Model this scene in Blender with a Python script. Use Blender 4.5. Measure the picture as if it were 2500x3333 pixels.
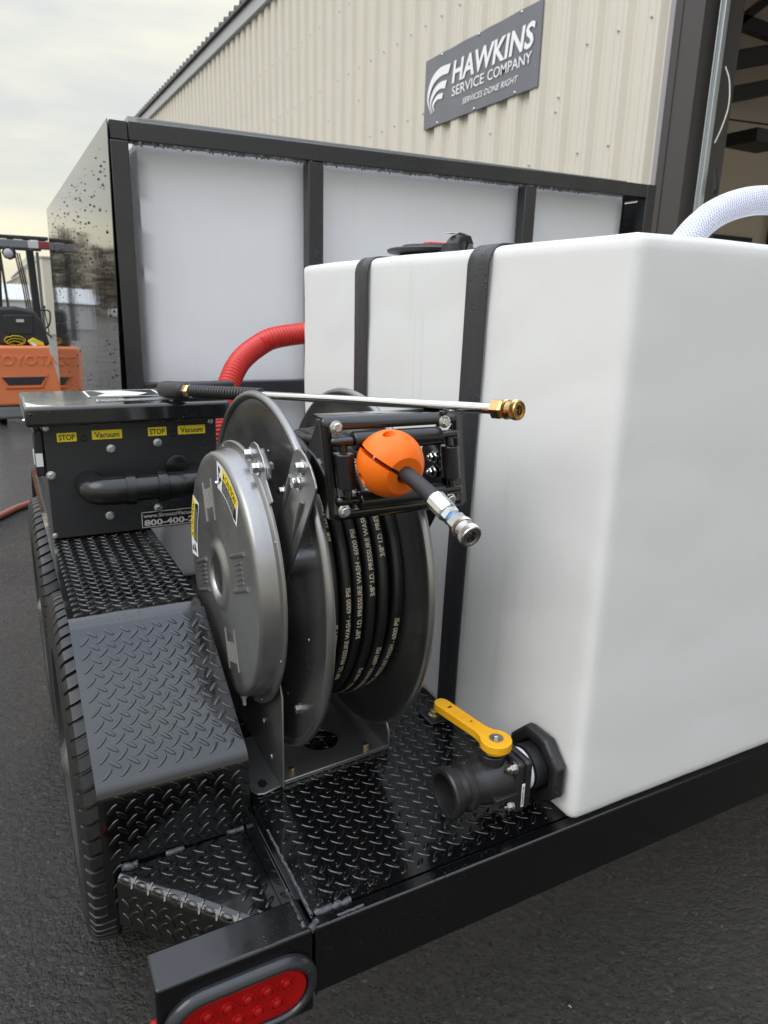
import bpy, bmesh, math, random
from mathutils import Vector, Matrix
from math import pi, sin, cos, radians, sqrt, hypot, atan2

random.seed(11)
SC = bpy.context.scene
COL = SC.collection
for o in list(bpy.data.objects):
    bpy.data.objects.remove(o)

# ------------------------------------------------------------------ camera
RT = Vector((0.883962, -0.466879, 0.025188)); DN = Vector((-0.105772, -0.252157, -0.961888)); FW = Vector((0.455437, 0.847609, -0.272280))
CAM = Vector((0, 0, 1.19))
cd = bpy.data.cameras.new('camera'); cam = bpy.data.objects.new('camera', cd); COL.objects.link(cam)
m = Matrix.Identity(4)
for i in range(3):
    m[i][0] = RT[i]; m[i][1] = -DN[i]; m[i][2] = -FW[i]; m[i][3] = CAM[i]
cam.matrix_world = m
cd.sensor_fit = 'VERTICAL'; cd.sensor_height = 36.0; cd.lens = 36.0*2338/3333
cd.clip_start = 0.02; cd.clip_end = 2000
cd.dof.use_dof = True; cd.dof.focus_distance = 1.02; cd.dof.aperture_fstop = 11.0
SC.camera = cam

# ------------------------------------------------------------------ sky, sun, exposure
SUN_EL, SUN_AZ = radians(46), radians(-96)      # veiled sun, high to the left of the view
w = bpy.data.worlds.new('World'); SC.world = w; w.use_nodes = True
nt = w.node_tree; nt.nodes.clear()
def N(t, k, **kw):
    n = t.nodes.new(k)
    for a, b in kw.items(): setattr(n, a, b)
    return n
out = N(nt, 'ShaderNodeOutputWorld'); bg = N(nt, 'ShaderNodeBackground')
sky = N(nt, 'ShaderNodeTexSky', sky_type='NISHITA'); sky.sun_disc = False
sky.sun_elevation = SUN_EL; sky.sun_rotation = SUN_AZ
tc = N(nt, 'ShaderNodeTexCoord'); sep = N(nt, 'ShaderNodeSeparateXYZ')
nt.links.new(tc.outputs['Generated'], sep.inputs[0])
ramp = N(nt, 'ShaderNodeValToRGB')
e = ramp.color_ramp.elements
e[0].position = 0.0; e[0].color = (0.66, 0.60, 0.43, 1)
e[1].position = 1.0; e[1].color = (1.75, 1.95, 2.3, 1)
for p, c in ((0.05, (0.72, 0.665, 0.51, 1)), (0.14, (0.62, 0.61, 0.53, 1)), (0.32, (0.655, 0.65, 0.59, 1)), (0.6, (1.30, 1.38, 1.52, 1))):
    k = ramp.color_ramp.elements.new(p); k.color = c
nt.links.new(sep.outputs['Z'], ramp.inputs[0])
# soft cloud banding
mp = N(nt, 'ShaderNodeMapping'); mp.inputs['Scale'].default_value = (1.6, 1.6, 7.0)
nt.links.new(tc.outputs['Generated'], mp.inputs[0])
noi = N(nt, 'ShaderNodeTexNoise'); noi.inputs['Scale'].default_value = 2.3; noi.inputs['Detail'].default_value = 5; noi.inputs['Roughness'].default_value = .55
nt.links.new(mp.outputs[0], noi.inputs[0])
cr = N(nt, 'ShaderNodeValToRGB'); cr.color_ramp.elements[0].position = .36; cr.color_ramp.elements[1].position = .64
cr.color_ramp.elements[0].color = (0.86, 0.87, 0.915, 1); cr.color_ramp.elements[1].color = (1.10, 1.07, 0.99, 1)
nt.links.new(noi.outputs[0], cr.inputs[0])
mul = N(nt, 'ShaderNodeMix', data_type='RGBA', blend_type='MULTIPLY'); mul.inputs[0].default_value = 1
nt.links.new(ramp.outputs[0], mul.inputs[6]); nt.links.new(cr.outputs[0], mul.inputs[7])
sc_ = N(nt, 'ShaderNodeMix', data_type='RGBA', blend_type='MULTIPLY'); sc_.inputs[0].default_value = 1
nt.links.new(sky.outputs[0], sc_.inputs[6]); sc_.inputs[7].default_value = (.02, .02, .02, 1)
add = N(nt, 'ShaderNodeMix', data_type='RGBA', blend_type='ADD'); add.inputs[0].default_value = 1
nt.links.new(mul.outputs[2], add.inputs[6]); nt.links.new(sc_.outputs[2], add.inputs[7])
nt.links.new(add.outputs[2], bg.inputs[0]); bg.inputs[1].default_value = 0.91
nt.links.new(bg.outputs[0], out.inputs[0])
sl = bpy.data.lights.new('sun', 'SUN'); sl.energy = 0.85; sl.angle = radians(40); sl.color = (1, .96, .88)
so = bpy.data.objects.new('sun', sl); COL.objects.link(so)
sd = Vector((sin(SUN_AZ)*cos(SUN_EL), cos(SUN_AZ)*cos(SUN_EL), sin(SUN_EL)))
so.rotation_euler = sd.to_track_quat('Z', 'Y').to_euler(); so.location = (-5, -3, 8)
vs = SC.view_settings; vs.view_transform = 'Standard'; vs.look = 'None'; vs.exposure = 0.46; vs.gamma = 1; vs.use_curve_mapping = False
SC.render.engine = 'CYCLES'

# ------------------------------------------------------------------ materials
MATS = {}
def mat(name, col, rough=.5, metal=0.0, coat=0.0, spec=.5, noise=None, bump=None, drops=None, sss=0, trans=0, emis=None, rn=None, coat_rough=.08, tilt=None):
    """noise=(scale, amount, colour2)  bump=(scale, strength, distance)  drops=(scale, threshold, height) rn=(scale, amount) roughness variation"""
    if name in MATS: return MATS[name]
    M_ = bpy.data.materials.new(name); M_.use_nodes = True; t = M_.node_tree
    b = t.nodes['Principled BSDF']
    b.inputs['Base Color'].default_value = (*col, 1); b.inputs['Roughness'].default_value = rough
    b.inputs['Metallic'].default_value = metal; b.inputs['Coat Weight'].default_value = coat; b.inputs['Coat Roughness'].default_value = coat_rough
    b.inputs['Specular IOR Level'].default_value = spec
    if sss:
        b.inputs['Subsurface Weight'].default_value = sss; b.inputs['Subsurface Radius'].default_value = (1, .95, .85); b.inputs['Subsurface Scale'].default_value = .012
    if trans: b.inputs['Transmission Weight'].default_value = trans
    if emis:
        b.inputs['Emission Color'].default_value = (*emis[0], 1); b.inputs['Emission Strength'].default_value = emis[1]
    tcn = N(t, 'ShaderNodeTexCoord'); cur = None
    if noise:
        n = N(t, 'ShaderNodeTexNoise'); n.inputs['Scale'].default_value = noise[0]; n.inputs['Detail'].default_value = 8; n.inputs['Roughness'].default_value = .65
        t.links.new(tcn.outputs['Object'], n.inputs[0])
        r = N(t, 'ShaderNodeValToRGB'); r.color_ramp.elements[0].position = .5-noise[1]; r.color_ramp.elements[1].position = .5+noise[1]
        r.color_ramp.elements[0].color = (*col, 1); r.color_ramp.elements[1].color = (*noise[2], 1)
        t.links.new(n.outputs[0], r.inputs[0]); t.links.new(r.outputs[0], b.inputs['Base Color'])
    if rn:
        n = N(t, 'ShaderNodeTexNoise'); n.inputs['Scale'].default_value = rn[0]; n.inputs['Detail'].default_value = 6
        t.links.new(tcn.outputs['Object'], n.inputs[0])
        mr = N(t, 'ShaderNodeMapRange'); mr.inputs[1].default_value = .3; mr.inputs[2].default_value = .7
        mr.inputs[3].default_value = max(.02, rough-rn[1]); mr.inputs[4].default_value = min(1, rough+rn[1])
        t.links.new(n.outputs[0], mr.inputs[0]); t.links.new(mr.outputs[0], b.inputs['Roughness'])
    if bump:
        n = N(t, 'ShaderNodeTexNoise'); n.inputs['Scale'].default_value = bump[0]; n.inputs['Detail'].default_value = 4
        t.links.new(tcn.outputs['Object'], n.inputs[0])
        bp = N(t, 'ShaderNodeBump'); bp.inputs['Strength'].default_value = bump[1]; bp.inputs['Distance'].default_value = bump[2]
        t.links.new(n.outputs[0], bp.inputs['Height']); cur = bp
    if drops:
        v = N(t, 'ShaderNodeTexVoronoi'); v.inputs['Scale'].default_value = drops[0]; v.inputs['Randomness'].default_value = 1
        t.links.new(tcn.outputs['Object'], v.inputs[0])
        # random size per cell, patchy cover
        wn = N(t, 'ShaderNodeSeparateColor'); t.links.new(v.outputs['Color'], wn.inputs[0])
        pt = N(t, 'ShaderNodeTexNoise'); pt.inputs['Scale'].default_value = drops[0]*.04; t.links.new(tcn.outputs['Object'], pt.inputs[0])
        pm = N(t, 'ShaderNodeMapRange'); pm.inputs[1].default_value = .42; pm.inputs[2].default_value = .6
        t.links.new(pt.outputs[0], pm.inputs[0])
        s1 = N(t, 'ShaderNodeMath', operation='MULTIPLY'); t.links.new(wn.outputs[0], s1.inputs[0]); t.links.new(pm.outputs[0], s1.inputs[1])
        s2 = N(t, 'ShaderNodeMath', operation='MULTIPLY'); t.links.new(s1.outputs[0], s2.inputs[0]); s2.inputs[1].default_value = drops[1]
        dv = N(t, 'ShaderNodeMath', operation='SUBTRACT'); t.links.new(s2.outputs[0], dv.inputs[0]); t.links.new(v.outputs['Distance'], dv.inputs[1])
        mx = N(t, 'ShaderNodeMath', operation='MAXIMUM'); t.links.new(dv.outputs[0], mx.inputs[0]); mx.inputs[1].default_value = 0
        sq = N(t, 'ShaderNodeMath', operation='POWER'); t.links.new(mx.outputs[0], sq.inputs[0]); sq.inputs[1].default_value = .5
        bp = N(t, 'ShaderNodeBump'); bp.inputs['Strength'].default_value = 1; bp.inputs['Distance'].default_value = drops[2]
        t.links.new(sq.outputs[0], bp.inputs['Height'])
        if cur: t.links.new(cur.outputs[0], bp.inputs['Normal'])
        cur = bp
    if cur:
        t.links.new(cur.outputs[0], b.inputs['Normal'])
        if coat: t.links.new(cur.outputs[0], b.inputs['Coat Normal'])
    MATS[name] = M_
    return M_

BLACK = mat('black_gloss_paint', (.003, .0031, .0035), .14, coat=.1, rn=(30, .07), drops=(210, .42, .0012), bump=(9, .15, .004))
PLATE = mat('black_diamond_plate_paint', (.003, .0031, .0034), .12, coat=.42, rn=(40, .06), drops=(260, .38, .0009), bump=(14, .25, .004))
SATIN = mat('black_satin_paint', (.009, .009, .010), .30, rn=(30, .06), bump=(160, .12, .0006))
PANELM = mat('black_mirror_panel', (.006, .006, .006), .045, spec=.75, bump=(2.2, .10, .008))
BOXM = mat('black_box_paint', (.022, .023, .0255), .36, drops=(150, .5, .0016), bump=(260, .2, .0004))
RUB = mat('black_rubber', (.011, .011, .0115), .52, noise=(60, .2, (.02, .02, .021)), bump=(300, .25, .0004))
TYRE = mat('tyre_rubber', (.008, .008, .008), .42, noise=(25, .25, (.018, .0175, .017)), bump=(200, .3, .0006), rn=(30, .12))
HOSEM = mat('black_hose_rubber', (.006, .006, .0062), .42, bump=(500, .3, .0003), drops=(160, .3, .001))
PLAST = mat('black_plastic', (.012, .012, .013), .38, bump=(350, .3, .0003), drops=(140, .5, .0018), noise=(45, .15, (.018, .018, .019)))
PVC = mat('black_pvc', (.009, .009, .009), .24, drops=(120, .35, .001))
STEEL = mat('grey_metallic_coat', (.335, .33, .322), .34, metal=.85, rn=(25, .07), bump=(90, .12, .0008), coat=.15, noise=(5, .22, (.25, .246, .24)), drops=(95, .26, .0012))
STEELD = mat('grey_metallic_coat_disc', (.30, .295, .29), .32, metal=.9, rn=(18, .07), coat=.2, drops=(90, .22, .001), noise=(9, .3, (.24, .236, .23)))
ZINC = mat('zinc_plated_steel', (.66, .68, .69), .2, metal=1, rn=(200, .1), bump=(400, .2, .0003))
YZINC = mat('yellow_zinc', (.62, .5, .26), .28, metal=1)
CHROME = mat('polished_steel', (.83, .83, .84), .09, metal=1, bump=(40, .05, .0004))
NICKEL = mat('nickel_steel', (.50, .48, .45), .26, metal=1, rn=(150, .1))
BRASS = mat('brass', (.64, .44, .19), .24, metal=1, rn=(150, .08))
ORANGE = mat('orange_plastic', (.86, .155, .004), .42, spec=.35, bump=(120, .12, .0006), rn=(50, .08))
YELLOW = mat('yellow_plastic', (.80, .41, .008), .42, bump=(160, .3, .0006), noise=(60, .2, (.72, .34, .006)))
POLY = mat('white_polyethylene', (.85, .852, .835), .42, sss=.25, noise=(3.2, .3, (.82, .815, .795)), bump=(7, .3, .006), spec=.35)
POLYC = mat('white_polyethylene_cage_tank', (.90, .91, .92), .45, sss=.2, noise=(2.1, .3, (.88, .89, .90)), bump=(5, .25, .006), spec=.3)
def translucent(m_, amt, col):
    t = m_.node_tree; b = t.nodes['Principled BSDF']; o_ = t.nodes['Material Output']; tr_ = N(t, 'ShaderNodeBsdfTranslucent'); tr_.inputs[0].default_value = (*col, 1)
    mx = N(t, 'ShaderNodeMixShader'); mx.inputs[0].default_value = amt; t.links.new(b.outputs[0], mx.inputs[1]); t.links.new(tr_.outputs[0], mx.inputs[2]); t.links.new(mx.outputs[0], o_.inputs[0])
def scuffs(m_, dirt):
    t = m_.node_tree; b = t.nodes['Principled BSDF']; src = b.inputs['Base Color'].links[0].from_socket; tc2 = N(t, 'ShaderNodeTexCoord')
    mp2 = N(t, 'ShaderNodeMapping'); mp2.inputs['Scale'].default_value = (9, 9, 1.2); t.links.new(tc2.outputs['Object'], mp2.inputs[0])
    n1 = N(t, 'ShaderNodeTexNoise'); n1.inputs['Scale'].default_value = 2.0; n1.inputs['Detail'].default_value = 9; n1.inputs['Roughness'].default_value = .7; t.links.new(mp2.outputs[0], n1.inputs[0])
    r1 = N(t, 'ShaderNodeMapRange'); r1.inputs[1].default_value = .60; r1.inputs[2].default_value = .78; r1.inputs[4].default_value = .55; t.links.new(n1.outputs[0], r1.inputs[0])
    mx = N(t, 'ShaderNodeMix', data_type='RGBA'); t.links.new(r1.outputs[0], mx.inputs[0]); t.links.new(src, mx.inputs[6]); mx.inputs[7].default_value = (*dirt, 1)
    v1 = N(t, 'ShaderNodeTexVoronoi'); v1.inputs['Scale'].default_value = 38; t.links.new(tc2.outputs['Object'], v1.inputs[0])
    s1 = N(t, 'ShaderNodeSeparateColor'); t.links.new(v1.outputs['Color'], s1.inputs[0])
    g1 = N(t, 'ShaderNodeMath', operation='GREATER_THAN'); t.links.new(s1.outputs[0], g1.inputs[0]); g1.inputs[1].default_value = .93
    l1 = N(t, 'ShaderNodeMath', operation='LESS_THAN'); t.links.new(v1.outputs['Distance'], l1.inputs[0]); l1.inputs[1].default_value = .10
    m1 = N(t, 'ShaderNodeMath', operation='MULTIPLY'); t.links.new(g1.outputs[0], m1.inputs[0]); t.links.new(l1.outputs[0], m1.inputs[1])
    m2 = N(t, 'ShaderNodeMath', operation='MULTIPLY'); t.links.new(m1.outputs[0], m2.inputs[0]); m2.inputs[1].default_value = .5
    mx2 = N(t, 'ShaderNodeMix', data_type='RGBA'); t.links.new(m2.outputs[0], mx2.inputs[0]); t.links.new(mx.outputs[2], mx2.inputs[6]); mx2.inputs[7].default_value = (.95, .95, .95, 1)
    t.links.new(mx2.outputs[2], b.inputs['Base Color'])
    bp0 = b.inputs['Normal'].links[0].from_node; bp = N(t, 'ShaderNodeBump'); bp.inputs['Strength'].default_value = .25; bp.inputs['Distance'].default_value = .0008
    n3 = N(t, 'ShaderNodeTexNoise'); n3.inputs['Scale'].default_value = 140; t.links.new(tc2.outputs['Object'], n3.inputs[0]); t.links.new(n3.outputs[0], bp.inputs['Height']); t.links.new(bp0.outputs[0], bp.inputs['Normal']); t.links.new(bp.outputs[0], b.inputs['Normal'])
scuffs(POLY, (.66, .645, .60)); scuffs(POLYC, (.80, .80, .79))
translucent(POLY, .18, (.92, .92, .90)); translucent(POLYC, .15, (.92, .94, .96))
RED = mat('red_hose_plastic', (.55, .026, .02), .38, bump=(80, .2, .0008))
REDL = mat('red_lens', (.40, .005, .005), .16, spec=.3, sss=.1, noise=(30, .3, (.26, .003, .003)))
GROM = mat('grey_wet_rubber', (.022, .023, .026), .2, drops=(90, .5, .002), rn=(40, .1))
LABW = mat('white_label', (.75, .75, .74), .4)
LABK = mat('black_label', (.01, .01, .011), .3)
LABY = mat('yellow_label', (.88, .68, .02), .4)
INK = mat('dark_ink', (.05, .045, .02), .5)
PRINT = mat('hose_print', (.56, .50, .36), .6)
CREAM = mat('cream_metal_siding', (.67, .63, .545), .62, noise=(1.3, .3, (.625, .59, .505)), bump=(3, .2, .004), spec=.12)
TRIMG = mat('grey_rake_trim', (.42, .42, .44), .4, metal=.2)
ROOFM = mat('dark_roof_metal', (.10, .10, .10), .5)
BROWN = mat('brown_door_trim', (.055, .048, .046), .42)
LILAC = mat('pale_trim_return', (.30, .28, .30), .45)
GALV = mat('galvanised_track', (.52, .56, .58), .35, metal=.7)
SIGNM = mat('grey_sign_board', (.135, .14, .16), .3, coat=.2, noise=(2, .3, (.15, .155, .175)))
SIGNW = mat('white_sign_vinyl', (.86, .86, .87), .4)
INTW = mat('interior_liner', (.85, .75, .63), .8, noise=(1.2, .3, (.80, .70, .58)))
BEAM = mat('dark_rafter_steel', (.035, .033, .035), .55)
CONC = mat('concrete_floor', (.3, .29, .27), .6)
FORKO = mat('orange_truck_paint', (.68, .20, .075), .42, noise=(6, .3, (.62, .17, .06)), bump=(20, .1, .002))
FORKG = mat('grey_truck_paint', (.16, .17, .18), .45)
FORKB = mat('black_truck_plastic', (.018, .018, .02), .5)
GLASSY = mat('lamp_glass', (.5, .5, .52), .15)
STRAPY = mat('yellow_webbing', (.62, .50, .03), .75, bump=(300, .5, .001))
OLDRED = mat('faded_red_rubber', (.32, .10, .07), .55)
WELD = mat('grey_weld_bead', (.055, .058, .065), .22, bump=(300, .7, .002))
WATER = mat('water_drops', (.9, .92, .93), .02, trans=1.0)
WATER.node_tree.nodes['Principled BSDF'].inputs['IOR'].default_value = 1.33
BLUE = mat('blue_seal', (.05, .25, .62), .4)
SEALG = mat('wet_sealant_grey', (.26, .262, .268), .22, bump=(120, .8, .004))

# asphalt
def asphalt():
    M_ = bpy.data.materials.new('wet_asphalt'); M_.use_nodes = True; t = M_.node_tree; b = t.nodes['Principled BSDF']
    tcn = N(t, 'ShaderNodeTexCoord')
    v = N(t, 'ShaderNodeTexVoronoi'); v.inputs['Scale'].default_value = 150; t.links.new(tcn.outputs['Object'], v.inputs[0])
    v2 = N(t, 'ShaderNodeTexVoronoi'); v2.inputs['Scale'].default_value = 60; t.links.new(tcn.outputs['Object'], v2.inputs[0])
    n = N(t, 'ShaderNodeTexNoise'); n.inputs['Scale'].default_value = 380; n.inputs['Detail'].default_value = 3; t.links.new(tcn.outputs['Object'], n.inputs[0])
    n2 = N(t, 'ShaderNodeTexNoise'); n2.inputs['Scale'].default_value = 1.3; n2.inputs['Detail'].default_value = 6; t.links.new(tcn.outputs['Object'], n2.inputs[0])
    sp = N(t, 'ShaderNodeSeparateColor'); t.links.new(v.outputs['Color'], sp.inputs[0])
    r = N(t, 'ShaderNodeValToRGB'); el = r.color_ramp.elements
    el[0].position = 0; el[0].color = (.0035, .0032, .003, 1); el[1].position = .93; el[1].color = (.011, .0102, .009, 1)
    k = el.new(.99); k.color = (.03, .027, .022, 1); k = el.new(1); k.color = (.09, .08, .065, 1)
    t.links.new(sp.outputs[0], r.inputs[0]); t.links.new(r.outputs[0], b.inputs['Base Color'])
    h = N(t, 'ShaderNodeMath', operation='MULTIPLY_ADD'); t.links.new(v.outputs['Distance'], h.inputs[0]); h.inputs[1].default_value = -.55; 
    h2 = N(t, 'ShaderNodeMath', operation='MULTIPLY_ADD'); t.links.new(v2.outputs['Distance'], h2.inputs[0]); h2.inputs[1].default_value = -.8; t.links.new(n.outputs[0], h2.inputs[2])
    t.links.new(h2.outputs[0], h.inputs[2])
    bp = N(t, 'ShaderNodeBump'); bp.inputs['Strength'].default_value = .9; bp.inputs['Distance'].default_value = .0066
    t.links.new(h.outputs[0], bp.inputs['Height']); t.links.new(bp.outputs[0], b.inputs['Normal'])
    mr = N(t, 'ShaderNodeMapRange'); mr.inputs[1].default_value = .35; mr.inputs[2].default_value = .65; mr.inputs[3].default_value = .05; mr.inputs[4].default_value = .16
    t.links.new(n2.outputs[0], mr.inputs[0])
    pw = N(t, 'ShaderNodeMath', operation='POWER'); t.links.new(sp.outputs[1], pw.inputs[0]); pw.inputs[1].default_value = 2.0
    ad = N(t, 'ShaderNodeMath', operation='MULTIPLY_ADD'); t.links.new(pw.outputs[0], ad.inputs[0]); ad.inputs[1].default_value = .20; t.links.new(mr.outputs[0], ad.inputs[2]); t.links.new(ad.outputs[0], b.inputs['Roughness'])
    b.inputs['Specular IOR Level'].default_value = .8
    return M_
ASPH = asphalt()

# ------------------------------------------------------------------ mesh helpers
def basis(d):
    d = Vector(d).normalized()
    a = Vector((0, 0, 1)) if abs(d.z) < .9 else Vector((0, 1, 0))
    u = a.cross(d).normalized(); v = d.cross(u)
    return u, v, d
class MB:
    def __init__(s): s.v = []; s.f = []
    def add(s, vs, fs):
        b = len(s.v); s.v += [tuple(x) for x in vs]; s.f += [tuple(i+b for i in f) for f in fs]; return s
    def box(s, x0, x1, y0, y1, z0, z1):
        return s.add([(x0,y0,z0),(x1,y0,z0),(x1,y1,z0),(x0,y1,z0),(x0,y0,z1),(x1,y0,z1),(x1,y1,z1),(x0,y1,z1)],
                     [(0,3,2,1),(4,5,6,7),(0,1,5,4),(1,2,6,5),(2,3,7,6),(3,0,4,7)])
    def lathe(s, o, d, prof, n=32, close=False, a0=0):
        u, v, w_ = basis(d); o = Vector(o); vs = []; fs = []; k = len(prof)
        for i in range(n):
            a = a0+2*pi*i/n; c = u*cos(a)+v*sin(a)
            for (t, r) in prof: vs.append(o+w_*t+c*r)
        for i in range(n):
            j = (i+1) % n
            for q in range(k-1 if not close else k):
                q2 = (q+1) % k
                fs.append((i*k+q, j*k+q, j*k+q2, i*k+q2))
        if not close:
            if prof[0][1] > 1e-6: fs.append(tuple(i*k for i in range(n))[::-1])
            if prof[-1][1] > 1e-6: fs.append(tuple(i*k+k-1 for i in range(n)))
        return s.add(vs, fs)
    def cyl(s, p0, p1, r, r1=None, n=20, a0=0):
        p0 = Vector(p0); p1 = Vector(p1); L = (p1-p0).length
        return s.lathe(p0, p1-p0, [(0, r), (L, r if r1 is None else r1)], n, a0=a0)
    def prism(s, pts, d, n2=None):
        """pts: 3D polygon, d: extrusion vector"""
        k = len(pts); d = Vector(d); vs = [Vector(p) for p in pts]+[Vector(p)+d for p in pts]
        fs = [tuple(range(k))[::-1], tuple(range(k, 2*k))]+[(i, (i+1) % k, (i+1) % k+k, i+k) for i in range(k)]
        return s.add(vs, fs)
    def yz(s, poly, x0, x1): return s.prism([(x0, y, z) for y, z in poly], (x1-x0, 0, 0))
    def tube(s, path, r, n=12, cap=True, rf=None):
        P = [Vector(p) for p in path]; k = len(P); vs = []; fs = []
        t0 = (P[1]-P[0]).normalized(); u, v, _ = basis(t0)
        for i, p in enumerate(P):
            t = (P[min(i+1, k-1)]-P[max(i-1, 0)]).normalized()
            q = t0.rotation_difference(t); u = q @ u; t0 = t; v = t.cross(u)
            rr = rf(i) if rf else r
            for j in range(n):
                a = 2*pi*j/n; vs.append(p+u*(rr*cos(a))+v*(rr*sin(a)))
        for i in range(k-1):
            for j in range(n):
                j2 = (j+1) % n; fs.append((i*n+j, i*n+j2, (i+1)*n+j2, (i+1)*n+j))
        if cap: fs.append(tuple(range(n))[::-1]); fs.append(tuple((k-1)*n+j for j in range(n)))
        return s.add(vs, fs)
    def sphere(s, c, r, n=12, m_=8, sz=1):
        prof = [(-r*cos(pi*i/m_)*sz, max(1e-7, r*sin(pi*i/m_))) for i in range(m_+1)]
        return s.lathe(c, (0, 0, 1), prof, n)

def org(o):
    p = Vector((0, 0, 0))
    while o is not None: p += o.location; o = o.parent
    return p
def build(name, mb, m_, parent=None, bevel=0, smooth=40, seg=2, kind=None, label=None, recalc=True):
    off = org(parent) if parent else Vector((0, 0, 0))
    me = bpy.data.meshes.new(name); me.from_pydata([Vector(v)-off for v in mb.v], [], mb.f); me.update()
    if recalc:
        bm = bmesh.new(); bm.from_mesh(me); bmesh.ops.recalc_face_normals(bm, faces=bm.faces); bm.to_mesh(me); bm.free()
    o = bpy.data.objects.new(name, me); COL.objects.link(o); me.materials.append(m_)
    if parent: o.parent = parent
    if smooth:
        me.shade_smooth(); me.set_sharp_from_angle(angle=radians(smooth))
    if bevel:
        b = o.modifiers.new('bevel', 'BEVEL'); b.width = bevel; b.segments = seg; b.limit_method = 'ANGLE'; b.angle_limit = radians(35); b.harden_normals = False
        me.shade_smooth(); 
        if not smooth: pass
    if kind: o['kind'] = kind
    if label: o['label'] = label
    return o
def thing(name, label, cat, loc, group=None):
    o = bpy.data.objects.new(name, None); COL.objects.link(o); o.location = loc; o.empty_display_size = .1
    o['label'] = label; o['category'] = cat
    if group: o['group'] = group
    return o
def tag(o, label, cat, group=None):
    o['label'] = label; o['category'] = cat
    if group: o['group'] = group
    return o
def smoothpath(pts, n=10):
    P = [Vector(p) for p in pts]; P = [2*P[0]-P[1]]+P+[2*P[-1]-P[-2]]; out_ = []
    for i in range(1, len(P)-2):
        for k in range(n):
            t = k/n; a, b, c, d = P[i-1], P[i], P[i+1], P[i+2]
            out_.append(.5*((2*b)+(c-a)*t+(2*a-5*b+4*c-d)*t*t+(3*b-a-3*c+d)*t**3))
    out_.append(P[-2]); return out_
def textmesh(s, h, wd=None, bold=0.0, shear=0.0, depth=0.0, spacing=1.0, res=3, cuts=0):
    """returns (verts2d/3d, faces): cap height h, optional total width wd, baseline at y=0, x from 0"""
    cu = bpy.data.curves.new('txt', 'FONT'); cu.body = s; cu.size = 1; cu.offset = bold; cu.shear = shear; cu.extrude = 0; cu.space_character = spacing
    cu.resolution_u = res
    o = bpy.data.objects.new('txt', cu); COL.objects.link(o)
    dg = bpy.context.evaluated_depsgraph_get(); me = bpy.data.meshes.new_from_object(o.evaluated_get(dg))
    V = [v.co.copy() for v in me.vertices]; F = [tuple(p.vertices) for p in me.polygons]
    bpy.data.objects.remove(o); bpy.data.curves.remove(cu); bpy.data.meshes.remove(me)
    x0 = min(v.x for v in V); x1 = max(v.x for v in V)
    sy = h/.694; sx = sy if wd is None else wd/(x1-x0)
    V = [Vector(((v.x-x0)*sx, v.y*sy, 0)) for v in V]
    W_ = (x1-x0)*sx
    if cuts:
        bm = bmesh.new(); bv = [bm.verts.new(v) for v in V]
        for f in F:
            try: bm.faces.new([bv[i] for i in f])
            except ValueError: pass
        y0 = min(v.y for v in V); y1 = max(v.y for v in V)
        for i in range(1, cuts+1):
            bmesh.ops.bisect_plane(bm, geom=bm.verts[:]+bm.edges[:]+bm.faces[:], plane_co=(0, y0+(y1-y0)*i/(cuts+1), 0), plane_no=(0, 1, 0))
        bm.verts.index_update(); V = [v.co.copy() for v in bm.verts]; F = [tuple(l.vert.index for l in f.loops) for f in bm.faces]; bm.free()
    return V, F, W_
def put_text(name, s, h, wd, o, ux, uy, m_, parent, bold=0.0, shear=0.0, spacing=1.0, lift=0.0):
    V, F, W = textmesh(s, h, wd, bold, shear, spacing=spacing)
    ux = Vector(ux).normalized(); uy = Vector(uy).normalized(); n = ux.cross(uy); o = Vector(o)+n*lift
    mb = MB(); mb.add([o+ux*v.x+uy*v.y for v in V], F)
    return build(name, mb, m_, parent, smooth=0, recalc=False)
# a hexagon head bolt with flange: points outward along d
_bolt = {}
def bolt(parent, p, d, r=.0075, m_=None, flange=True, name='bolt', h=None, nut=False):
    m_ = m_ or ZINC; h = h or r*.8
    mb = MB()
    if flange: mb.lathe((0, 0, 0), d, [(0, r*1.28), (r*.18, r*1.28), (r*.3, r*.9)], 24)
    b = r*.2 if flange else 0
    mb.lathe((0, 0, 0), d, [(b, r*.95), (b+h, r*.95), (b+h+r*.12, r*.78), (b+h+r*.12, .0001)], 6, a0=.3)
    if nut:
        mb.lathe((0, 0, 0), d, [(b+h*.5, r*.5), (b+h+r*.6, r*.5), (b+h+r*.7, r*.38)], 14)
    mb.v = [Vector(v)+Vector(p) for v in mb.v]
    return build(name, mb, m_, parent, smooth=25)
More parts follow.
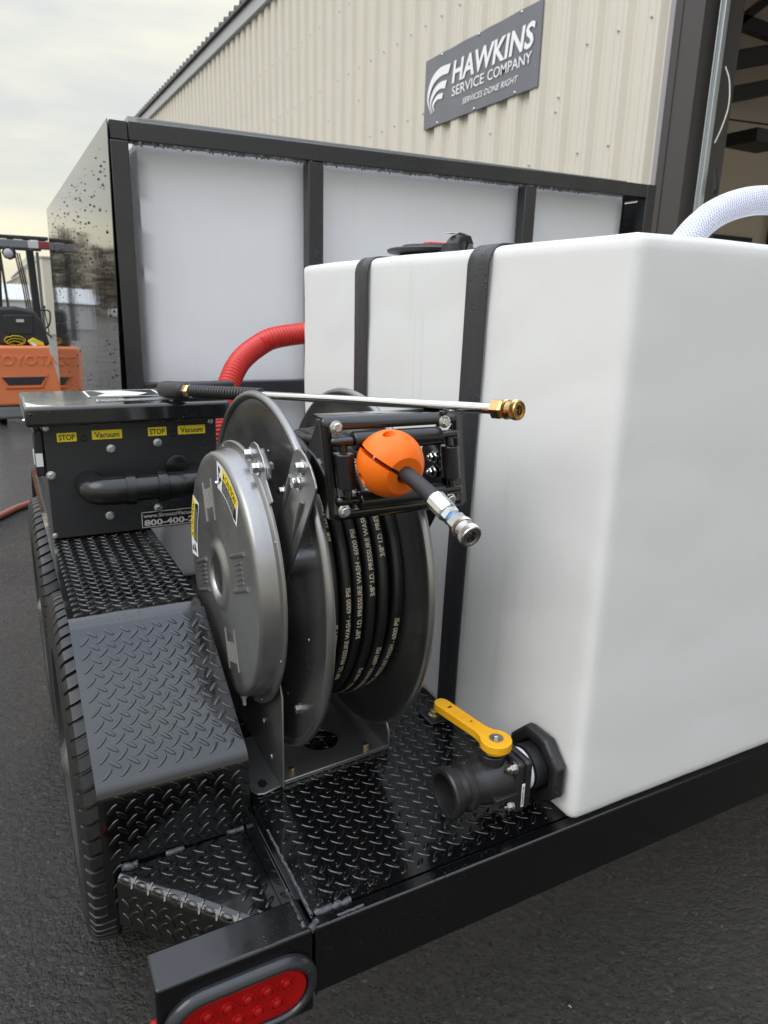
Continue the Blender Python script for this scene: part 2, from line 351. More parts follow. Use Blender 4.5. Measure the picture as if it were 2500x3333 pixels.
# raised tread lugs on a rectangle/polygon
def lugs(parent, o, ux, uy, inside, w_, h_, m_, p=.0172, L=.0205, W=.0068, H=.0012, rot=0):
    ux = Vector(ux).normalized(); uy = Vector(uy).normalized(); n = ux.cross(uy); o = Vector(o); mb = MB()
    out2 = [(-.5, -.18), (-.3, -.42), (0, -.5), (.3, -.42), (.5, -.18), (.5, .18), (.3, .42), (0, .5), (-.3, .42), (-.5, .18)]
    k = len(out2); nmax = int((w_+h_)/p)+3; c45 = cos(pi/4)
    for i in range(-nmax, nmax):
        for j in range(-nmax, nmax):
            x = (i*c45-j*c45)*p+.004; y = (i*c45+j*c45)*p+.003
            if not (p*.42 < x < w_-p*.38 and p*.34 < y < h_-p*.30 and inside(x, y)): continue
            a = (pi/4 if (i+j) % 2 else -pi/4)+rot; jit = random.uniform(.94, 1.05)
            vs = []
            for (s, z) in ((1, 0), (.86, H*.75), (.6, H)):
                for (a_, b_) in out2:
                    lx = a_*L*(s if s == 1 else (L-(1-s)*W*1.1)/L)*jit; ly = b_*W*s
                    vs.append(o+ux*(x+lx*cos(a)-ly*sin(a))+uy*(y+lx*sin(a)+ly*cos(a))+n*z)
            fs = [(q, (q+1) % k, (q+1) % k+k, q+k) for q in range(k)]+[(q+k, (q+1) % k+k, (q+1) % k+2*k, q+2*k) for q in range(k)]+[tuple(range(2*k, 3*k))]
            mb.add(vs, fs)
    r = build('tread_lugs', mb, m_, parent, smooth=60, kind='stuff')
    return r
def weld_line(name, pts, r, parent, m_=None, seed=1):
    rnd = random.Random(seed); P = []
    for a, b in zip(pts[:-1], pts[1:]):
        a = Vector(a); b = Vector(b); k = max(2, int((b-a).length/.004))
        for i in range(k): P.append(a.lerp(b, i/k)+Vector((rnd.uniform(-1, 1), rnd.uniform(-1, 1), rnd.uniform(-.5, .5)))*r*.35)
    P.append(Vector(pts[-1]))
    mb = MB().tube(P, r, 7, rf=lambda i: r*(.75+.5*rnd.random()))
    return build(name, mb, m_ or WELD, parent, smooth=60)

# ================================================================== SETTING
GZ = .05                                        # ground level
DK = .47                                        # deck height
g = MB(); g.add([(-300, -300, GZ), (300, -300, GZ), (300, 300, GZ), (-300, 300, GZ)], [(0, 1, 2, 3)])
o = build('asphalt_ground', g, ASPH, smooth=0); o['kind'] = 'structure'
# loose grit lying on the asphalt near the trailer
mb = MB(); rnd = random.Random(5)
for i in range(1500):
    x = rnd.uniform(-1.0, 2.6); y = rnd.uniform(.25, 3.2); s = rnd.choice((.0006, .0007, .0009, .0009, .0012, .002))
    q = [(x+s*rnd.uniform(.6, 1.3)*cos(a), y+s*rnd.uniform(.6, 1.3)*sin(a), GZ+.0004) for a in (0, 1.3, 2.5, 3.8, 5.1)]
    mb.add(q+[(x, y, GZ+s*.9)], [(0, 1, 5), (1, 2, 5), (2, 3, 5), (3, 4, 5), (4, 0, 5)])
o = build('asphalt_grit', mb, mat('pale_grit', (.17, .155, .125), .5, noise=(3, .2, (.08, .07, .055))), smooth=0); o['kind'] = 'stuff'; o['label'] = 'loose pale grit scattered over the wet asphalt'

# ------------------------------------------------------------------ metal building
BX = 4.25
bld = thing('metal_building', 'large cream ribbed metal building with brown trimmed open bay door behind the trailer', 'building', (BX, 3.9, 0))
def wall_top(y): return 5.60+.0215*(y-12)
# one panel profile (0.9144 wide, three major ribs with minor ribs between)
def panel_profile():
    pts = []
    for k in range(3):
        b = k*.3048
        for (dy, dx) in ((0, 0), (.040, 0), (.052, -.009), (.060, 0), (.085, 0), (.118, -.044), (.150, -.044), (.157, -.037), (.164, -.044), (.215, -.044), (.222, -.037), (.229, -.044), (.250, -.044), (.283, 0)):
            pts.append((b+dy, dx))
    pts.append((.9144, 0)); return pts
pp = panel_profile(); pm_ = bpy.data.meshes.new('wall_panel')
for side in (0,):
    vs = [(dx, dy, 0) for dy, dx in pp]+[(dx, dy, 6.4) for dy, dx in pp]; k = len(pp)
    back = [(.03, 0, 0), (.03, .9144, 0), (.03, .9144, 6.4), (.03, 0, 6.4)]
    vs += back
    fs = [(i, i+1, k+i+1, k+i) for i in range(k-1)]+[(2*k, 2*k+3, 2*k+2, 2*k+1)]
    pm_.from_pydata([(a, b, min(c, 5.55)) for a, b, c in vs], [], fs); pm_.materials.append(CREAM)
for i in range(22):
    o = bpy.data.objects.new('wall_panel', pm_); COL.objects.link(o); o.parent = bld; o.location = (0, .065+i*.9144, 0)
    if i > 0: o.scale = (1, 1, (wall_top(3.96+(i+.5)*.9144)-.02)/5.55)
# screws
mb = MB()
for zz in (1.2, 2.4, 3.15, 3.95, 4.7):
    for i in range(60):
        y = 3.96+.19+i*.3048+random.choice((-.012, 0, .012)); z = zz+random.choice((-.4, 0, .45, 0))*((i*7) % 3 == 0)
        if y > 22: break
        mb.lathe((BX-.001, y, z), (-1, 0, 0), [(.050, .009), (.056, .009), (.060, .005), (.060, .0001)], 8)
build('wall_screws', mb, TRIMG, bld, smooth=30, kind='stuff')
# eave trim + roof with rib ends
def sl_box(mb_, x0, x1, y0, y1, dz0, dz1):
    vs = []
    for y in (y0, y1):
        b = wall_top(y)
        vs += [(x0, y, b+dz0), (x1, y, b+dz0), (x1, y, b+dz1), (x0, y, b+dz1)]
    mb_.add(vs, [(0, 1, 2, 3), (4, 7, 6, 5), (0, 4, 5, 1), (1, 5, 6, 2), (2, 6, 7, 3), (3, 7, 4, 0)])
mb = MB(); sl_box(mb, BX-.10, BX+.02, 3.4, 24.1, -.02, .20); build('eave_trim', mb, TRIMG, bld, bevel=.01)
mb = MB(); vs = []
for y in (3.3, 24.2):
    b = wall_top(y)+.2; vs += [(BX-.16, y, b), (BX+9, y, b+1.2), (BX+9, y, b+1.26), (BX-.16, y, b+.05)]
mb.add(vs, [(0, 1, 2, 3), (4, 7, 6, 5), (0, 4, 5, 1), (1, 5, 6, 2), (2, 6, 7, 3), (3, 7, 4, 0)])
build('roof_sheet', mb, ROOFM, bld, smooth=0)
for i in range(68):
    y = 3.5+i*.3048; b = wall_top(y)+.25
    if y > 24: break
    mb = MB(); mb.add([(BX-.17, y-.04, b), (BX-.17, y+.04, b), (BX-.17, y+.016, b+.045), (BX-.17, y-.016, b+.045), (BX+1.0, y-.04, b+.15), (BX+1.0, y+.04, b+.15), (BX+1.0, y+.016, b+.195), (BX+1.0, y-.016, b+.195)],
                      [(0, 1, 2, 3), (4, 7, 6, 5), (0, 4, 5, 1), (1, 5, 6, 2), (2, 6, 7, 3), (3, 7, 4, 0)])
    if i == 0:
        r0 = build('roof_rib', mb, ROOFM, bld, smooth=0)
    else:
        c = r0.copy(); COL.objects.link(c); c.location = (0, i*.3048, wall_top(y)-wall_top(3.5))
# door jamb
mb = MB().box(BX-.075, BX+.05, 3.925, 3.968, 0, 5.6); build('trim_return', mb, LILAC, bld, bevel=.004)
mb = MB().box(BX-.07, BX+.30, 3.69, 3.925, 0, 5.6); mb.box(BX-.078, BX-.07, 3.86, 3.868, 0, 5.6); build('door_jamb', mb, BROWN, bld, bevel=.004)
mb = MB().box(BX+.05, BX+.09, 3.632, 3.652, 0, 5.0); mb.box(BX+.02, BX+.05, 3.645, 3.652, 0, 5.0); build('door_track', mb, GALV, bld, bevel=.003)
mb = MB().box(BX-.05, BX+.1, -2.6, 3.60, 5.0, 5.6); mb.box(BX-.05, BX+.1, -2.9, -2.6, 0, 5.6); build('door_header', mb, BROWN, bld, bevel=.004)
mb = MB().box(BX, BX+.03, -11, -2.9, 0, 5.6); build('front_wall', mb, CREAM, bld, smooth=0)
# interior
mb = MB().box(BX+.32, 16, 9.0, 9.1, 0, 8); mb.box(16, 16.1, 4.5, 9.1, 0, 8); mb.box(16, 16.1, -11, -6, 0, 8); mb.box(16, 16.1, -6, 4.5, 5.2, 8); mb.box(BX+.31, BX+.34, 3.95, 9.0, 0, 5.5); build('interior_liner', mb, INTW, bld, smooth=0)
mb = MB().box(BX-.05, 16, -11, 9.0, GZ+.004, GZ+.02); build('concrete_slab', mb, CONC, bld, smooth=0)
def rb(mb_, y, x0, z0, x1, z1, t, wdt):
    mb_.add([(x0, y, z0), (x1, y, z1), (x1, y, z1+t), (x0, y, z0+t), (x0, y+wdt, z0), (x1, y+wdt, z1), (x1, y+wdt, z1+t), (x0, y+wdt, z0+t)],
           [(0, 1, 2, 3), (4, 7, 6, 5), (0, 4, 5, 1), (1, 5, 6, 2), (2, 6, 7, 3), (3, 7, 4, 0)])
    return mb_
for y0, zs in ((7.0, 4.06), (5.2, 4.5), (2.0, 4.7), (-2.0, 4.8)):
    build('rafter', rb(MB(), y0, BX+.4, zs-.27*3.45, 15.9, zs+.27*7.8, .22, .16), BEAM, bld, bevel=.006)
build('rafter', rb(MB(), 7.3, 8.47, 3.80, 13.0, 5.0, .20, .2), BEAM, bld, bevel=.006)
build('truss_chord', rb(MB(), 7.05, 7.6, 4.72, 13, 4.55, .16, .12), BEAM, bld, bevel=.006)
build('truss_web', rb(MB(), 7.05, 7.9, 4.15, 9.6, 5.35, .12, .10), BEAM, bld, bevel=.006)
build('hanging_unit_heater', MB().box(9.2, 9.9, 7.0, 7.5, 3.45, 3.62), BEAM, bld, bevel=.01)
for x in (8.5, 12.5): build('column', MB().box(x, x+.2, 8.75, 8.98, GZ+.02, 6.2), BEAM, bld, bevel=.006)
build('hanging_wire', MB().tube([(8.35, 7.0, 3.62), (10.5, 7.0, 3.72)], .012, 6), BEAM, bld)
for k, xx in enumerate((5.6, 7.2, 8.8, 10.6, 12.4, 14.4)):
    z = 4.4+.30+(xx-BX-.4)*.195
    mb = MB().box(xx, xx+.06, -10, 8.95, z, z+.2); build('purlin', mb, BEAM, bld, bevel=.004)
mb = MB(); mb.add([(BX+.35, -11, 4.95), (16, -11, 7.25), (16, 9.05, 7.25), (BX+.35, 9.05, 4.95)], [(0, 1, 2, 3)]); build('ceiling_liner', mb, INTW, bld, smooth=0)
mb = MB().box(8.4, 12, 8.9, 8.98, 2.48, 2.55); build('wall_girt', mb, BEAM, bld, bevel=.004)
mb = MB().tube(smoothpath([(BX+.12, 3.63, 2.75), (BX+.14, 3.60, 2.66), (BX+.145, 3.585, 2.52), (BX+.13, 3.60, 2.40), (BX+.11, 3.625, 2.30)], 6), .004, 8); build('cable', mb, LABW, bld)
mb = MB().prism([(BX+.12, 3.61, 2.15), (BX+.12, 3.575, 2.02), (BX+.12, 3.59, 1.98), (BX+.12, 3.62, 2.0)], (.03, 0, 0)); build('door_clip', mb, BEAM, bld, bevel=.003)

# ------------------------------------------------------------------ sign
SX = BX-.060
sg = thing('business_sign', 'grey rectangular company sign with white lettering screwed to the cream ribbed wall', 'sign', (SX, 6.23, 2.985))
mb = MB(); nY = 24; vs = []; fs = []
for i in range(nY+1):
    y = 5.32+(7.15-5.32)*i/nY; wv = .004*sin(i*1.15)
    for z in (2.988, 3.30, 3.618): vs.append((SX+wv*(abs(z-3.3) > .1), y, z))
    for z in (3.618, 3.30, 2.988): vs.append((SX+.006+wv*(abs(z-3.3) > .1), y, z))
for i in range(nY):
    for k in range(6): a = i*6+k; b = i*6+(k+1) % 6; fs.append((a, b, b+6, a+6))
fs += [(0, 1, 2, 3, 4, 5)[::-1], tuple(nY*6+k for k in range(6))]
mb.add(vs, fs); build('sign_board', mb, SIGNM, sg, smooth=40)
UX, UZ = (0, -1, 0), (0, 0, 1)
put_text('lettering', 'HAWKINS', .178, 1.235, (SX, 6.63, 3.306), UX, UZ, SIGNW, sg, bold=.028, shear=.14, lift=.0075)
put_text('lettering', 'SERVICE', .083, .53, (SX, 6.62, 3.187), UX, UZ, SIGNW, sg, bold=.006, lift=.0075)
put_text('lettering', 'COMPANY', .083, .62, (SX, 6.035, 3.187), UX, UZ, SIGNW, sg, bold=.006, lift=.0075)
put_text('lettering', 'SERVICES DONE RIGHT', .049, .85, (SX, 6.43, 3.081), UX, UZ, SIGNW, sg, bold=.004, shear=.25, lift=.0075)
# wing shaped emblem: three crescents
def crescent(pts_out, pts_in):
    a = smoothpath([(SX-.0075, y, z) for y, z in pts_out], 6); b = smoothpath([(SX-.0075, y, z) for y, z in pts_in], 6)
    mb_ = MB(); k = min(len(a), len(b)); mb_.add(a[:k]+b[:k], [(i, i+1, k+i+1, k+i) for i in range(k-1)]); build('emblem', mb_, SIGNW, sg, smooth=0, recalc=False)
crescent([(7.00, 3.105), (7.085, 3.26), (7.02, 3.42), (6.86, 3.49), (6.66, 3.484)], [(6.99, 3.105), (7.055, 3.24), (6.985, 3.36), (6.85, 3.41), (6.70, 3.408)])
crescent([(6.98, 3.11), (7.03, 3.22), (6.96, 3.32), (6.85, 3.36), (6.72, 3.355)], [(6.97, 3.11), (7.005, 3.20), (6.94, 3.27), (6.85, 3.30), (6.75, 3.288)])
crescent([(6.95, 3.12), (6.985, 3.19), (6.93, 3.24), (6.87, 3.26), (6.78, 3.255)], [(6.935, 3.125), (6.955, 3.17), (6.92, 3.20), (6.87, 3.215), (6.80, 3.205)])
for y, z in ((6.84, 3.602), (6.215, 3.606), (5.594, 3.6), (6.88, 3.006), (6.233, 3.004), (5.621, 3.006)):
    mb = MB().lathe((SX-.001, y, z), (-1, 0, 0), [(0, .013), (.004, .012), (.009, .006), (.009, .0001)], 12); build('screw', mb, ZINC, sg)

# ------------------------------------------------------------------ far warehouse beyond the forklift
fw_ = thing('far_warehouse', 'distant pale warehouse with stepped gables seen between forklift mast posts', 'building', (1.0, 40, 0))
WH = mat('pale_far_siding', (.62, .58, .47), .6, noise=(.8, .3, (.58, .55, .45)))
WH2 = mat('white_far_sheeting', (.55, .56, .57), .5)
mb = MB(); 
def gable(mb_, x0, x1, zl, zr, y0, y1):
    mb_.prism([(x0, y0, 0), (x1, y0, 0), (x1, y0, zr), (x0, y0, zl)], (0, y1-y0, 0))
gable(mb, 1.40, 1.85, 2.43, 2.80, 40, 52); mb.box(1.85, 2.9, 40, 52, 0, 3.2); build('wall', mb, WH, fw_, smooth=0)
mb = MB(); mb.add([(1.34, 39.9, 2.46), (1.85, 39.9, 2.86), (1.85, 52, 2.86), (1.34, 52, 2.46), (1.34, 39.9, 2.40), (1.85, 39.9, 2.80), (1.85, 52, 2.80), (1.34, 52, 2.40)], [(0, 1, 2, 3), (4, 7, 6, 5), (0, 4, 5, 1), (1, 5, 6, 2), (2, 6, 7, 3), (3, 7, 4, 0)]); build('roof', mb, TRIMG, fw_, smooth=0)
mb = MB(); gable(mb, .75, 1.38, 1.85, 2.20, 39, 50); build('side_wing', mb, WH, fw_, smooth=0)
mb = MB().add([(.66, 38.9, 1.84), (1.38, 38.9, 2.26), (1.38, 50, 2.26), (.66, 50, 1.84), (.66, 38.9, 1.79), (1.38, 38.9, 2.20), (1.38, 50, 2.20), (.66, 50, 1.79)], [(0, 1, 2, 3), (4, 7, 6, 5), (0, 4, 5, 1), (1, 5, 6, 2), (2, 6, 7, 3), (3, 7, 4, 0)]); build('wing_roof', mb, TRIMG, fw_, smooth=0)
sh = thing('white_ribbed_shed', 'low white ribbed metal shed far behind the forklift', 'shed', (-1.0, 36, 0))
mb = MB().box(-3.5, 1.62, 36, 37.6, 0, 1.15); build('wall', mb, WH2, sh, smooth=0)
for i in range(34):
    x = -3.45+i*.15
    vs = MB().add([(x, 35.95, 1.18), (x+.04, 35.95, 1.18), (x+.04, 37.7, 1.82), (x, 37.7, 1.82), (x, 35.95, 1.22), (x+.04, 35.95, 1.22), (x+.04, 37.7, 1.86), (x, 37.7, 1.86)], [(0, 1, 5, 4), (1, 2, 6, 5), (3, 7, 6, 2), (0, 4, 7, 3), (4, 5, 6, 7)])
    build('roof_rib', vs, WH2, sh, smooth=0)
mb = MB().add([(-3.6, 35.9, 1.14), (1.66, 35.9, 1.14), (1.66, 37.7, 1.80), (-3.6, 37.7, 1.80), (-3.6, 35.9, 1.17), (1.66, 35.9, 1.17), (1.66, 37.7, 1.83), (-3.6, 37.7, 1.83)], [(0, 1, 2, 3), (4, 7, 6, 5), (0, 4, 5, 1), (1, 5, 6, 2), (2, 6, 7, 3), (3, 7, 4, 0)]); build('roof', mb, WH2, sh, smooth=0)
# cream block end wall that closes the view between mast and trailer cage
cb = thing('cream_block_building', 'cream building corner seen between the forklift mast and the glossy black cage panel', 'building', (2.3, 28, 0))
mb = MB().box(1.72, 2.35, 28, 40, 0, 2.55); build('wall', mb, WH, cb, smooth=0)
mb = MB().box(1.70, 2.40, 27.95, 40, 2.55, 2.60); build('roof_trim', mb, TRIMG, cb, smooth=0)

# ------------------------------------------------------------------ leafless tree belt and parked cars ahead-left (seen mirrored in the glossy panel)
rnd = random.Random(3); mb = MB()
for i in range(60):
    cx = -52+i*.82+rnd.uniform(-.6, .6); cy = 92+rnd.uniform(-4, 4); H = rnd.uniform(7.0, 9.2)
    mb.tube([(cx, cy, 0), (cx+rnd.uniform(-.3, .3), cy, H*.5), (cx+rnd.uniform(-.5, .5), cy, H)], .16, 5, rf=lambda q: (.2, .12, .03)[q])
    for k in range(420):
        a = rnd.uniform(0, 2*pi); z = rnd.uniform(.06, 1.0)*H; R = rnd.random()**.5*(1.9*(1.08-z/H)+.5)
        x = cx+R*cos(a); y = cy+R*sin(a); s = rnd.uniform(.12, .36)
        d = Vector((cos(a)*.5, sin(a)*.5, 1)).normalized()*s*2.2; t_ = Vector((-sin(a), cos(a), 0))*s*.35
        p = Vector((x, y, z)); mb.add([p-t_, p+t_, p+d], [(0, 1, 2)])
o = build('winter_tree_belt', mb, mat('bare_twigs', (.085, .062, .062), .9, noise=(.3, .3, (.11, .085, .07))), smooth=0); o['kind'] = 'stuff'; o['label'] = 'belt of leafless brown trees far beyond the yard'
def car(x, y, paint, label):
    c = thing('parked_car', label, 'car', (x, y, 0), 'cars parked along the far edge of the yard')
    body = [(-2.2, .35), (-2.25, .7), (-2.1, .92), (-1.2, 1.0), (-.5, 1.42), (.7, 1.45), (1.35, 1.02), (2.1, .9), (2.2, .6), (2.15, .35)]
    mb_ = MB().prism([(x+a, y-.85, b) for a, b in body], (0, 1.7, 0)); build('body', mb_, paint, c, bevel=.08, seg=3)
    for s in (-1, 1):
        mb_ = MB().prism([(x-1.02, y+s*.852, 1.02), (x+1.18, y+s*.852, 1.04), (x+.66, y+s*.852, 1.37), (x-.45, y+s*.852, 1.35)], (0, s*.01, 0)); build('side_window', mb_, LABK, c)
        for wx in (-1.35, 1.35):
            wl = build('wheel', MB().lathe((x+wx, y+s*.78, .32), (0, s, 0), [(-.1, .3), (-.08, .32), (.08, .32), (.1, .3)], 20), TYRE, c); build('rim', MB().lathe((x+wx, y+s*.885, .32), (0, s, 0), [(0, .2), (.01, .19), (.012, .05)], 16), GLASSY, wl)
for i, (px, pc, lb) in enumerate(((-9.5, (.6, .6, .62), 'silver car parked nearest the forklift, seen in the panel reflection'), (-14.6, (.05, .06, .08), 'dark blue car parked second from the forklift'), (-19.6, (.75, .75, .75), 'white car parked third from the forklift'), (-4.4, (.03, .03, .03), 'black car parked directly ahead of the trailer left side'))):
    car(px, 58+i*.4, mat('car_paint_%s' % ['silver', 'blue', 'white', 'black'][i], pc, .25, coat=.6), lb)

# ------------------------------------------------------------------ forklift
FY = 7.5; fk = thing('forklift', 'orange and grey forklift truck with black overhead guard parked behind the trailer', 'forklift', (.17, FY+.8, 0))
fs_ = FY/7.0
def FX(x): return x*fs_
def FZ(z): return 1.19+(z-1.19)*fs_
XL = -.075
cwp = [(XL+.03, FZ(.30)), (XL, FZ(.36)), (XL, FZ(.76)), (XL+.02, FZ(.805)), (FX(.405), FZ(.805)), (FX(.42), FZ(.79)), (FX(.505), FZ(.36)), (FX(.495), FZ(.30))]
mb = MB().prism([(x, FY, z) for x, z in cwp], (0, .45, 0)); cw = build('counterweight', mb, FORKO, fk, bevel=.022, seg=4)
# grille recess
mb = MB().prism([(FX(.03), FY-.004, FZ(.545)), (FX(.375), FY-.004, FZ(.545)), (FX(.325), FY-.004, FZ(.475)), (FX(.075), FY-.004, FZ(.475))], (0, .01, 0)); build('grille', mb, FORKB, fk, bevel=.003)
mb = MB().prism([(FX(.02), FY-.012, FZ(.56)), (FX(.06), FY-.012, FZ(.455)), (FX(.335), FY-.012, FZ(.455)), (FX(.385), FY-.012, FZ(.56)), (FX(.40), FY-.002, FZ(.56)), (FX(.345), FY-.002, FZ(.44)), (FX(.05), FY-.002, FZ(.44)), (FX(.005), FY-.002, FZ(.56))], (0, .004, 0)); build('grille_lip', mb, FORKO, fk)
V, F, W = textmesh('TOYOTA', .088, .55, bold=.012); tx = MB(); n0 = len(V)
tx.add([(FX(-.035)+v.x, FY-.0035, FZ(.645)+v.y) for v in V], F); o = build('raised_lettering', tx, FORKO, fk, smooth=0, recalc=False)
sm = o.modifiers.new('solid', 'SOLIDIFY'); sm.thickness = .008; sm.offset = 0; bv = o.modifiers.new('bev', 'BEVEL'); bv.width = .002
mb = MB().box(XL+.03, FX(.36), FY+.02, FY+1.1, GZ+.06, FZ(.30)); build('chassis', mb, FORKG, fk, bevel=.03, seg=3)
for x in (XL+.06, FX(.43)):
    wl = build('wheel', MB().lathe((x-.06, FY+.30, GZ+.20), (1, 0, 0), [(0, .15), (.01, .19), (.05, .2), (.11, .2), (.12, .16)], 28), TYRE, fk); build('rim', MB().lathe((x+.065, FY+.3, GZ+.2), (1, 0, 0), [(0, .1), (.006, .09), (.006, .02)], 16), FORKO, wl)
mb = MB().box(FX(.39), FX(.53), FY+.12, FY+1.2, GZ+.02, FZ(.42)); build('side_panel', mb, mat('pale_truck_side', (.42, .41, .38), .5), fk, bevel=.02)
mb = MB().prism([(XL+.06, FY+.12, FZ(.80)), (FX(.44), FY+.12, FZ(.80)), (FX(.40), FY+.12, FZ(1.0)), (FX(.34), FY+.12, FZ(1.10)), (FX(.2), FY+.12, FZ(1.13)), (XL+.1, FY+.12, FZ(1.12))], (0, .5, 0)); build('seat_hood', mb, FORKB, fk, bevel=.03, seg=3)
mb = MB().prism([(FX(.10), FY+.11, FZ(.90)), (FX(.32), FY+.11, FZ(.90)), (FX(.32), FY+.11, FZ(1.06)), (FX(.10), FY+.11, FZ(1.06))], (0, .02, 0)); build('hood_panel', mb, FORKB, fk, bevel=.008)
mb = MB().box(FX(.19), FX(.25), FY+.095, FY+.105, FZ(1.0), FZ(1.024)); build('name_plate', mb, GLASSY, fk)
for x in (XL+.02, FX(.11)):
    pass
mb = MB().prism([(FX(.36), FY+.5, FZ(.78)), (FX(.42), FY+.5, FZ(.78)), (FX(.40), FY+.5, FZ(1.62)), (FX(.34), FY+.5, FZ(1.62))], (0, .12, 0)); build('mast', mb, FORKB, fk, bevel=.01)
mb = MB().box(FX(.42), FX(.44), FY+.5, FY+.6, FZ(.9), FZ(1.6)); build('mast_rail', mb, FORKG, fk, bevel=.004)
for k in range(3):
    x = FX(.27+.018*k); mb = MB().tube([(x-.01, FY+.9, FZ(1.60)), (x+.03, FY+.9, FZ(1.3)), (x+.055, FY+.9, FZ(1.0))], .007, 8); build('lift_chain', mb, FORKB, fk)
mb = MB().tube([(FX(.125), FY+.25, FZ(1.6)), (FX(.145), FY+.2, FZ(1.1))], .011, 8); build('guard_post', mb, FORKB, fk)
mb = MB().tube([(FX(.135), FY+.3, FZ(1.6)), (FX(.10), FY+.28, FZ(1.1))], .02, 8); mb.v = [(v[0]-.02, v[1], v[2]) for v in mb.v]; build('guard_post', mb, FORKB, fk)
mb = MB().tube([(XL+.04, FY+.3, FZ(1.6)), (XL+.02, FY+.28, FZ(.85))], .025, 8); build('guard_post', mb, FORKB, fk)
mb = MB().box(XL, FX(.535), FY+.05, FY+.14, FZ(1.60), FZ(1.665)); build('guard_beam', mb, FORKG, fk, bevel=.008)
mb = MB().box(FX(.42), FX(.54), FY+.03, FY+.055, FZ(1.602), FZ(1.66)); build('red_reflector', mb, mat('dull_red_lamp', (.22, .02, .03), .3), fk, bevel=.004)
mb = MB().box(FX(.34), FX(.42), FY+.03, FY+.055, FZ(1.602), FZ(1.66)); build('clear_reflector', mb, GLASSY, fk, bevel=.004)
mb = MB()
for k in range(5): mb.box(XL+.02+k*.13, XL+.07+k*.13, FY+.14, FY+1.15, FZ(1.655), FZ(1.69))
mb.box(XL, FX(.50), FY+.05, FY+.12, FZ(1.672), FZ(1.70)); mb.box(XL, FX(.50), FY+1.1, FY+1.2, FZ(1.64), FZ(1.69)); build('overhead_guard', mb, FORKB, fk, bevel=.006)
lm = build('work_lamp', MB().lathe((FX(.19), FY+.02, FZ(1.555)), (-.3, -1, -.25), [(-.07, .03), (-.03, .055), (0, .06), (.01, .055), (.01, .0001)], 8), FORKB, fk); build('lamp_lens', MB().lathe((FX(.185), FY+.008, FZ(1.552)), (-.3, -1, -.25), [(0, .04), (.008, .03), (.01, .0001)], 16), GLASSY, lm)
mb = MB().tube(smoothpath([(FX(.40), FY+.3, FZ(1.1)), (FX(.47), FY+.3, FZ(1.09)), (FX(.46), FY+.3, FZ(.98)), (FX(.42), FY+.3, FZ(.93)), (FX(.47), FY+.3, FZ(.86))], 5), .008, 7); build('control_levers', mb, FORKB, fk)
mb = MB().tube([(FX(.43), FY+.3, FZ(1.12)), (FX(.45), FY+.3, FZ(.9))], .006, 7); mb.sphere((FX(.43), FY+.3, FZ(1.13)), .014); build('lever', mb, FORKB, fk)
# webbing strap on the counterweight
ws = thing('webbing_strap', 'folded yellow webbing strap lying on top of the orange forklift counterweight', 'strap', (FX(.25), FY+.1, FZ(.805)))
mb = MB()
for k, (rx, rz) in enumerate(((.085, .040), (.07, .028), (.05, .016))):
    path = [(FX(.165)+rx*cos(a), FY+.06, FZ(.81)+rz+rz*sin(a)) for a in [i*pi/10 for i in range(21)]]
    for a, b in zip(path[:-1], path[1:]): mb.add([a, b, (b[0], b[1]+.06, b[2]), (a[0], a[1]+.06, a[2])], [(0, 1, 2, 3)])
o = build('coil', mb, STRAPY, ws, smooth=60); s_ = o.modifiers.new('s', 'SOLIDIFY'); s_.thickness = .005
mb = MB().prism([(FX(.26), FY+.04, FZ(.845)), (FX(.305), FY+.04, FZ(.872)), (FX(.385), FY+.04, FZ(.83)), (FX(.385), FY+.04, FZ(.806)), (FX(.31), FY+.04, FZ(.812)), (FX(.28), FY+.04, FZ(.812))], (0, .06, 0)); build('loose_end', mb, STRAPY, ws, bevel=.004)
mb = MB().prism([(FX(.275), FY+.035, FZ(.832)), (FX(.295), FY+.035, FZ(.836)), (FX(.335), FY+.035, FZ(.806)), (FX(.30), FY+.035, FZ(.806))], (0, .003, 0)); build('care_label', mb, LABW, ws)
# red air hose on the yard
mb = MB().tube(smoothpath([(-1.2, 2.4, GZ+.018), (-.5, 3.5, GZ+.018), (-.069, 4.22, GZ+.018), (.089, 4.44, GZ+.018), (.6, 4.9, GZ+.018), (1.6, 5.2, GZ+.018)], 8), .018, 12)
tag(build('air_hose', mb, OLDRED), 'faded red rubber hose lying across the wet asphalt beyond the tyres', 'hose')

# ================================================================== TRAILER
tr = thing('trailer', 'black diamond plate utility trailer with tandem wheels and tail lamp, wet with rain', 'trailer', (.9, 2.2, 0))
# main deck plate
mb = MB().box(.272, 2.2, .6655, 4.6, DK-.006, DK); dkp = build('deck_plate', mb, PLATE, tr, smooth=0)
lugs(dkp, (.274, .667, DK), (1, 0, 0), (0, 1, 0), lambda x, y: True, .405, 1.5, PLATE)
# rear rail (channel) with lip
mb = MB().box(.268, 2.2, .645, .664, DK-.101, DK); mb.box(.268, 2.2, .660, .70, DK-.101, DK-.095)
build('rear_rail', mb, BLACK, tr, bevel=.0025)
weld_line('weld_bead', [(.276, .6655, DK), (.325, .6655, DK+.001)], .0040, tr, seed=2)
weld_line('weld_bead', [(.30, .651, DK), (.335, .651, DK)], .002, tr, seed=8)
mb = MB().box(.90, 1.02, .6435, .645, DK-.03, DK-.029)
